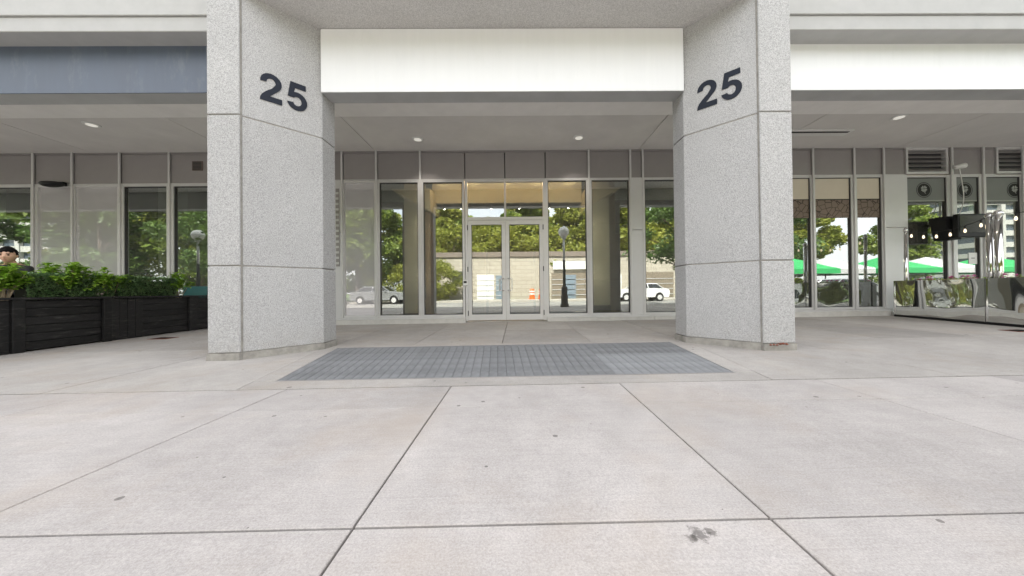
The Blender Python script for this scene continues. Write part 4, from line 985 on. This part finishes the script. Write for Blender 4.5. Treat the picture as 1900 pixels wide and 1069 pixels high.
# string lights
def swag(name, p, q, sag, nb, label):
    e = empty(name, (p+q)/2-Vector((0, 0, sag)), label, 'string lights', 'string lights over the patio')
    pts = [p.lerp(q, t/16)-Vector((0, 0, sag*4*(t/16)*(1-t/16))) for t in range(17)]
    MB().tube(pts, .006, 5).build('cable', black, e)
    for k in range(nb):
        t = (k+.5)/nb; c = p.lerp(q, t)-Vector((0, 0, sag*4*t*(1-t)+.05))
        s_ = MB().lathe(c, [(.012, -.01), (.014, .03), (.006, .055)], 8).build('socket', black, e)
        MB().lathe(c-Vector((0, 0, .06)), [(.003, -.03), (.016, -.02), (.021, 0), (.016, .025), (.01, .045)], 10).build('bulb', warm_m, e, smooth=True)
swag('string_lights', T1, T2, .14, 6, 'swag of warm bulbs hanging between the slim post and the paired posts')
swag('string_lights', T3, T3+Vector((-.1, -1.8, .1)), .1, 4, 'swag of bulbs running on from the paired posts past the pub door')
# television under the soffit
tv0, tv1 = atY(1771, 398, 7.5), atY(1828, 440, 7.5)
e = empty('outdoor_television', ((tv0.x+tv1.x)/2, 7.5, tv1.z), 'black wide television box mounted outside the pub window', 'television')
box('case', tv0.x, tv1.x, 7.44, 7.54, tv1.z, tv0.z, black, e, bev=.008); box('screen', tv0.x+.03, tv1.x-.03, 7.433, 7.438, tv1.z+.1, tv0.z-.04, mat('screen_black', (.006, .006, .007), .12), e)
MB().tube([(tv0.x+.05, 7.52, tv0.z-.1), (tv0.x+.05, YF-.05, tv0.z-.1)], .02, 8).build('bracket', black, e)
tv0, tv1 = atY(1737, 404, 7.75), atY(1768, 446, 7.75)
e = empty('speaker_box', ((tv0.x+tv1.x)/2, 7.7, tv1.z), 'black wedge speaker mounted between the pub windows', 'speaker')
MB().add([(tv0.x, 7.6, tv0.z), (tv1.x, 7.6, tv0.z), (tv1.x, 7.6, tv1.z), (tv0.x+.12, 7.6, tv1.z), (tv0.x, 7.9, tv0.z), (tv1.x, 7.9, tv0.z), (tv1.x, 7.9, tv1.z), (tv0.x+.12, 7.9, tv1.z)], [(0, 3, 2, 1), (4, 5, 6, 7), (0, 1, 5, 4), (1, 2, 6, 5), (2, 3, 7, 6), (3, 0, 4, 7)]).build('case', black, e)
box('bracket', tv1.x-.06, tv1.x, 7.9, YF-.05, tv0.z-.15, tv0.z-.08, black, e)
# conduit with two white lamps and a hanging cable
c0, c1 = atY(1766, 405, 7.95), atY(1766, 307, 7.95)
e = empty('floodlight_conduit', (c0.x, 7.95, c0.z), 'thin pipe with two white floodlights and a looping cable by the pub window', 'floodlight')
MB().tube([c0, c1], .016, 8).build('pipe', alum, e)
l1, l2 = atY(1781, 309, 7.85), atY(1769, 412, 7.8)
for l, ax in ((l1, Vector((.9, -.3, .15))), (l2, Vector((.5, -.5, .5)))):
    ax.normalize(); o = MB().tube([l-ax*.10, l-ax*.08, l+ax*.06, l+ax*.1], [.03, .045, .06, .058], 14).build('lamp_head', whitep, e, smooth=True)
MB().tube([c1, l1-Vector((.06, 0, 0))], .012, 6).build('arm', alum, e); MB().tube([c0, l2], .012, 6).build('arm', alum, e)
pts = [l1+Vector((-.05, -.03, -.04)), atY(1786, 345, 7.8), atY(1788, 370, 7.8), atY(1782, 392, 7.8), l2+Vector((.02, 0, .07))]
sp = []
for i in range(len(pts)-1):
    for t in range(6):
        t /= 6; P0, P1, P2, P3 = pts[max(i-1, 0)], pts[i], pts[i+1], pts[min(i+2, len(pts)-1)]
        sp.append(.5*((2*P1)+(P2-P0)*t+(2*P0-5*P1+4*P2-P3)*t*t+(3*P1-P0-3*P2+P3)*t**3))
MB().tube(sp+[pts[-1]], .008, 6).build('cable', whitep, e, smooth=True)

# ------------------------------------------------------------------ across the street (seen in the glass)
STREET0 = set(bpy.data.objects)
def tree_mesh(seed, hgt, rad, nleaf, lsize, base_frac):
    R = random.Random(seed); tr = MB(); th = hgt*.62
    tr.tube([(0, 0, -.3), (.05, 0, th*.3), (-.05, .08, th*.7), (0, 0, th)], [hgt*.022, hgt*.017, hgt*.012, hgt*.006], 9)
    cl = []
    for k in range(int(30)):
        a = R.uniform(0, 6.28); z = base_frac+(1-base_frac)*R.random()**.9; zz = (z-base_frac)/(1-base_frac)
        rr = rad*math.sin(math.pi*min(max(.16+.8*zz, 0), 1))**.7*R.uniform(.35, 1.0)
        p = Vector((math.cos(a)*rr, math.sin(a)*rr, z*hgt)); cl.append((p, R.uniform(.6, 1.15)*rad*.34))
        if k % 2 == 0: st = Vector((0, 0, min(th, z*hgt*.72))); tr.tube([st, st.lerp(p, .5)+Vector((0, 0, .2)), p], [hgt*.006, hgt*.004, hgt*.0015], 5)
    g = np.random.default_rng(seed); per = nleaf//len(cl); C = []
    for p, r in cl:
        d = g.normal(size=(per, 3)); d /= np.linalg.norm(d, axis=1)[:, None]; q = d*(r*g.random((per, 1))**.45)*np.array([1, 1, .7]); C.append(q+np.array(p))
    C = np.concatenate(C); n = len(C); u = g.normal(size=(n, 3)); u[:, 2] *= .6; u /= np.linalg.norm(u, axis=1)[:, None]; v = np.cross(u, g.normal(size=(n, 3))); v /= np.linalg.norm(v, axis=1)[:, None]
    s = lsize*g.uniform(.6, 1.3, (n, 1)); V = np.stack([C-u*s, C+v*s*.55, C+u*s, C-v*s*.55], 1).reshape(-1, 3)
    me = bpy.data.meshes.new('crown'); me.from_pydata(V.tolist(), [], np.arange(4*n).reshape(n, 4).tolist())
    mt = bpy.data.meshes.new('trunk'); mt.from_pydata([tuple(x) for x in tr.v], [], tr.f); mt.materials.append(bark); return mt, me
kinds = {}
for nm, (sd_, h_, r_, nl, ls, bf, lm) in dict(yellow=(11, 12, 4.2, 12000, .24, .12, lf_t1), green=(12, 13, 4.6, 12000, .24, .12, lf_t2), dark=(13, 9, 3.4, 12000, .16, .14, lf_t3), near=(14, 7.5, 2.6, 7000, .11, .22, lf_t3), bush=(15, 4.5, 3.2, 7000, .13, .04, lf_t1)).items():
    mt, me = tree_mesh(sd_, h_, r_, nl, ls, bf); me.materials.append(lm); kinds[nm] = (mt, me)
def tree(kind, x, y, z, s, rz, label, group='trees across the street'):
    e = empty('street_tree' if kind != 'bush' else 'large_shrub', (x, y, z), label, 'tree' if kind != 'bush' else 'shrub', group, rz); e.scale = (s, s, s*rnd.uniform(.92, 1.1))
    for nm, me in zip(('trunk', 'crown'), kinds[kind]): o = link(bpy.data.objects.new(nm, me)); o.parent = e
    return e
R = random.Random(5)
for i in range(15):
    x = -42+i*6.2+R.uniform(-1.5, 1.5); k = 'yellow' if i % 3 != 1 else 'green'
    if 24 < x < 60: continue
    tree(k, x, -28+R.uniform(-3, 3), -.3, R.uniform(.92, 1.2), R.uniform(0, 6), ('yellow-green' if k == 'yellow' else 'green')+' broad tree in the row behind the low stone building', 'row of trees behind the stone building')
for i in range(9):
    tree('green' if i % 2 else 'yellow', -50+i*13, -44+R.uniform(-3, 3), -.3, 1.35, R.uniform(0, 6), 'tall broad tree standing in the far row', 'far row of tall trees')
for i, (x, y, k, s) in enumerate(((-20, -9.5, 'dark', 1.15), (-26, -12, 'green', .95), (-31, -9, 'dark', 1.2), (-37, -12, 'green', 1.0), (-15, -15.5, 'green', .85), (-44, -10, 'dark', 1.2))):
    tree(k, x, y, -.2, s, i*1.7, ('dense dark green' if k == 'dark' else 'mid green broad')+' tree on the far pavement opposite the planters', 'trees opposite the planters')
for i, (x, y) in enumerate(((-10.5, -16.2), (-7.6, -16.4), (-13.5, -16.8), (-22, -15), (-28, -14.5), (-34, -15), (-40, -14))):
    tree('bush', x, y, -.1, R.uniform(.75, 1.05), i*2.1, 'bright yellow-green overgrown shrub on the far pavement', 'shrubs on the far pavement')
for i in range(11):
    tree('bush', -8+i*3.4, -26+R.uniform(-1, 1), -.2, R.uniform(1.7, 2.0), i*1.3, 'tall leafy yellow-green thicket showing over the stone building parapet', 'thicket behind the stone building')
tree('near', 9.4, -3.0, -.1, 1.0, .6, 'young dark green street tree by the kerb opposite the pub-side pillar', None)
tree('near', -16.5, -3.2, -.1, 1.05, 2.6, 'young dark green street tree by the kerb opposite the planters', None)
tree('dark', 26, -16.5, -.1, .95, 1.6, 'dark green tree beside the parasols across the street', None)
tree('green', 45, -22, -.2, .8, 1.6, 'green tree beyond the parasols across the street', None)

# lamp posts at the kerb
lampg = mat('lamp_globe', (.82, .81, .77), .25, var=.03)
def lamp(x, y, label):
    z = .0; e = empty('street_lamp', (x, y, z), label, 'street lamp', 'globe lamps along the kerb')
    MB().lathe((x, y, z), [(.21, 0), (.21, .16), (.17, .18), (.17, .55), (.15, .6), (.15, .95), (.10, 1.02)], 16).build('base', black, e)
    MB().tube([(x, y, z+1.0), (x, y, z+2.35)], [.075, .06], 12).build('shaft', black, e, smooth=True)
    MB().tube([(x, y, z+2.352), (x, y, z+3.35)], [.058, .05], 12).build('upper_shaft', alum, e, smooth=True)
    MB().lathe((x, y, z+3.35), [(.06, 0), (.12, .04), (.14, .1), (.09, .13)], 16).build('collar', alum, e)
    n = 12; MB().lathe((x, y, z+3.70), [(.005 if k in (0, n) else .26*math.sin(math.pi*k/n), -.26*math.cos(math.pi*k/n)) for k in range(n+1)], 20).build('globe', lampg, e, smooth=True)
    MB().lathe((x, y, z+3.70), [(.262, -.008), (.266, 0), (.262, .008)], 24).build('band', alum, e)
lamp(2.35, -.4, 'globe street lamp on black post at the kerb opposite the entrance')
lamp(-15.6, -.4, 'globe street lamp on black post at the kerb opposite the planters')

# low stone building
sb = empty('stone_building', (2, -20, -.1), 'low pale stone block building across the street with grey roof edge', 'building')
box('wall', -9.0, 22, -24, -19, -.2, 4.5, stoneb, sb); box('parapet', -9.2, 22.2, -24.2, -18.85, 4.51, 5.0, mat('taupe_fascia', (.20, .165, .14), .8), sb)
for x0, x1, z1, m in ((-4.2, -2.4, 2.6, whitep), (-2.2, -.9, 2.5, mat('blue_grey_door', (.18, .23, .28), .5)), (3.6, 7.6, 2.7, mat('brown_roller_door', (.20, .165, .125), .6, var=.1)), (4.9, 6.2, 2.5, MATS['blue_grey_door']), (9.5, 11, 2.5, whitep), (13.5, 16.5, 2.7, MATS['brown_roller_door']), (18, 20, 2.5, MATS['blue_grey_door'])):
    d = box('door', x0, x1, -19.0 if m is not MATS['blue_grey_door'] else -19.0, -18.93 if m is not MATS['blue_grey_door'] else -18.9, -.1, z1, m, sb)
    for k in range(4): box('door_rib', x0+.05, x1-.05, -18.899, -18.88, .3+k*.55, .36+k*.55, alum, d)
box('window', -6.8, -5.2, -19.0, -18.92, 1.6, 3.0, glass, sb)
e = empty('shop_sign', (5.6, -18.8, 3.1), 'long white sign board on the low stone building', 'sign'); box('board', 3.8, 8.2, -18.82, -18.7, 3.1, 3.95, whitep, e); box('frame_top', 3.75, 8.25, -18.83, -18.68, 3.952, 4.0, alum, e)
# traffic barrels
orange = mat('orange_plastic', (.75, .14, .02), .5)
for i, x in enumerate((1.5, 2.4)):
    e = empty('traffic_barrel', (x, -17, -.02), 'orange traffic barrel with white bands before the stone building', 'traffic barrel', 'traffic barrels'); MB().lathe((x, -17, -.02), [(.33, 0), (.33, .06), (.27, .07), (.26, .35), (.24, .36), (.22, .95), (.16, 1.0)], 16).build('drum', orange, e)
    for z in (.42, .66): MB().lathe((x, -17, z), [(.262, 0), (.256, .13)], 16).build('band', whitep, e)
# parasols across the street
greenc = mat('green_canvas', (.02, .30, .085), .8, var=.1); greyc = mat('grey_canvas', (.42, .42, .43), .8, var=.08)
for i, (x, y, m, lab) in enumerate(((22.5, -11.5, greenc, 'green square parasol nearest the dark tree across the street'), (26.6, -12.4, greyc, 'pale grey square parasol between two green parasols'), (30.8, -11.8, greenc, 'green square parasol beyond the pale grey one'), (35.5, -12.5, greyc, 'pale grey square parasol at the end of the far terrace'), (40, -12, greenc, 'green square parasol at the end of the far terrace'))):
    e = empty('parasol', (x, y, -.1), lab, 'parasol', 'parasols on the far terrace')
    w_ = 2.3; V = [(x, y, 3.45)]+[(x+sx*w_, y+sy*w_, 2.3) for sx, sy in ((-1, -1), (1, -1), (1, 1), (-1, 1))]+[(x+sx*w_, y+sy*w_, 1.9) for sx, sy in ((-1, -1), (1, -1), (1, 1), (-1, 1))]
    mk('canopy', V, [(0, 1, 2), (0, 2, 3), (0, 3, 4), (0, 4, 1), (1, 5, 6, 2), (2, 6, 7, 3), (3, 7, 8, 4), (4, 8, 5, 1)], m, e)
    MB().tube([(x, y, -.1), (x, y, 3.3)], .045, 8).build('pole', black, e); MB().lathe((x, y, -.1), [(.45, 0), (.45, .1), (.06, .14)], 16).build('base', black, e)
    for sx in (-1, 1):
        for sy in (-1, 1): MB().tube([(x, y, 2.6), (x+sx*w_*.9, y+sy*w_*.9, 2.25)], .02, 5).build('rib', black, e)
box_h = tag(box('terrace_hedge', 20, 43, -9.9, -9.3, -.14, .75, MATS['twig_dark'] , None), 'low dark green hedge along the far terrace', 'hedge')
lv = MB()
for k in range(5200):
    x = R.uniform(20, 43); t = R.random(); p = Vector((x, -9.28 if t < .6 else R.uniform(-9.9, -9.3), R.uniform(-.1, .78) if t < .6 else .78)); leaf(lv, p, Vector((R.uniform(-1, 1), R.uniform(.2, 1), R.uniform(-.2, 1))), .12, .08, .1)
lv.build('foliage', lf_br, box_h)
# cars
def car_proto(paint):
    e = empty('parked_car', (0, 0, 0)); W = .88
    prof = [(-2.2, .35), (-2.25, .62), (-2.18, .86), (-1.55, .95), (-.75, 1.0), (.95, 1.02), (1.95, .97), (2.2, .86), (2.24, .55), (2.15, .32)]
    arch = []
    for cx in (1.38, -1.38): arch += [(cx+.37*math.cos(a), .33+.37*math.sin(a)) for a in [math.pi*k/8 for k in range(9)]]
    P = prof+arch; n = len(P); m = MB(); secs = [(-W, .0), (-W*.99, .03), (0, .05), (W*.99, .03), (W, 0)]
    for yy, b in secs:
        for x, z in P: m.v.append(Vector((x*(1 if abs(yy) < W*.995 else .985), yy, z+(b if z > .8 else 0))))
    for i in range(len(secs)-1):
        for k in range(n): m.f.append((i*n+k, i*n+(k+1) % n, (i+1)*n+(k+1) % n, (i+1)*n+k))
    m.f += [tuple(range(n)), tuple(range((len(secs)-1)*n, len(secs)*n))[::-1]]
    m.build('body', paint, e, world=False)
    g = MB(); lo = [(-1.0, .99), (1.75, 1.0)]; hi = [(-.35, 1.44), (1.2, 1.42)]
    g.add([(lo[0][0], -.82, .99), (lo[1][0], -.82, 1.0), (lo[1][0], .82, 1.0), (lo[0][0], .82, .99), (hi[0][0], -.62, 1.43), (hi[1][0], -.62, 1.41), (hi[1][0], .62, 1.41), (hi[0][0], .62, 1.43)], [(0, 1, 5, 4), (1, 2, 6, 5), (2, 3, 7, 6), (3, 0, 4, 7), (4, 5, 6, 7), (0, 3, 2, 1)])
    g.build('window_glass', mat('car_glass', (.01, .012, .014), .05, spec=.8) if 'car_glass' not in MATS else MATS['car_glass'], e, world=False)
    r = MB().add([(hi[0][0]-.06, -.64, 1.42), (hi[1][0]+.06, -.64, 1.40), (hi[1][0]+.06, .64, 1.40), (hi[0][0]-.06, .64, 1.42), (hi[0][0]+.05, -.58, 1.475), (hi[1][0]-.05, -.58, 1.46), (hi[1][0]-.05, .58, 1.46), (hi[0][0]+.05, .58, 1.475)], [(0, 1, 5, 4), (1, 2, 6, 5), (2, 3, 7, 6), (3, 0, 4, 7), (4, 5, 6, 7), (0, 3, 2, 1)])
    r.build('roof', paint, e, world=False)
    for sy in (-1, 1):
        for (a, b) in ((lo[0], hi[0]), (lo[1], hi[1]), ((.45, .99), (.42, 1.42))): MB().tube([(a[0], sy*.82, a[1]), (b[0], sy*.625, 1.425)], .03, 5).build('pillar', paint, e, world=False)
        for cx in (1.38, -1.38):
            w_ = MB().tube([(cx, sy*.66, .32), (cx, sy*.9, .32)], .32, 22).build('wheel', black, e, world=False)
            MB().tube([(cx, sy*.85, .32), (cx, sy*.905, .32)], .2, 14).build('rim', alum, w_, world=False)
        MB().box(-2.26, -2.1, sy*.72-.14, sy*.72+.14, .66, .80).build('headlight', whitep, e, world=False, bev=.02)
        MB().box(2.12, 2.255, sy*.7-.14, sy*.7+.14, .66, .82).build('tail_light', mat('tail_red', (.4, .02, .02), .3) if 'tail_red' not in MATS else MATS['tail_red'], e, world=False, bev=.02)
        MB().box(-.72, -.58, sy*.9-.07, sy*.9+.07, .98, 1.1).build('mirror', paint, e, world=False, bev=.02)
    MB().box(-2.29, -2.24, -.5, .5, .42, .6).build('grille', black, e, world=False)
    return e
cw = mat('white_car_paint', (.72, .72, .72), .25, var=.02, coat=.6); cs = mat('silver_car_paint', (.35, .36, .37), .25, .5, var=.02, coat=.6); cd = mat('black_car_paint', (.02, .02, .022), .2, var=.02, coat=.8)
for m, spots in ((cw, ((10.4, -12.2, 0, 'white parked car before the low stone building'),)), (cs, ((19.5, -4.0, 0, 'silver parked car at the kerb opposite the pub'), (-11.5, -12.3, math.pi, 'silver parked car before the overgrown shrubs'))), (cd, ((25.5, -4.1, 0, 'black parked car at the kerb opposite the pub'), (31.5, -4.0, math.pi, 'black parked car beyond the silver one')))):
    pr = car_proto(m)
    for i, (x, y, rz, lab) in enumerate(spots):
        c = pr if i == 0 else copy_tree(pr); c.location = (x, y, -.14); c.rotation_euler.z = rz; tag(c, lab, 'car', 'cars parked along the street')
# towers
tw = mat('tower_concrete', (.42, .41, .40), .8); tg = mat('tower_glass', (.06, .08, .10), .15, spec=.8)
for x, y, w_, h_, lab in ((150, -95, 26, 62, 'pale concrete apartment tower beyond the parasols'), (-135, -85, 24, 55, 'pale concrete apartment tower beyond the trees opposite planters')):
    e = empty('apartment_tower', (x, y, -.3), lab, 'building'); box('core', x-w_/2, x+w_/2, y-w_/2, y+w_/2, -.3, h_, tg, e)
    for k in range(int(h_/3.1)): box('balcony_band', x-w_/2-.7, x+w_/2+.7, y-w_/2-.7, y+w_/2+.7, .2+k*3.1, 1.6+k*3.1, tw, e)
    for q in range(5): box('fin', x-w_/2+q*w_/5+1.5, x-w_/2+q*w_/5+2.6, y-w_/2-.9, y+w_/2+.9, -.3, h_+1, tw, e)
for o in bpy.data.objects:
    if o not in STREET0 and o.parent is None and o.type in ('EMPTY', 'MESH'): o.location.z += G0
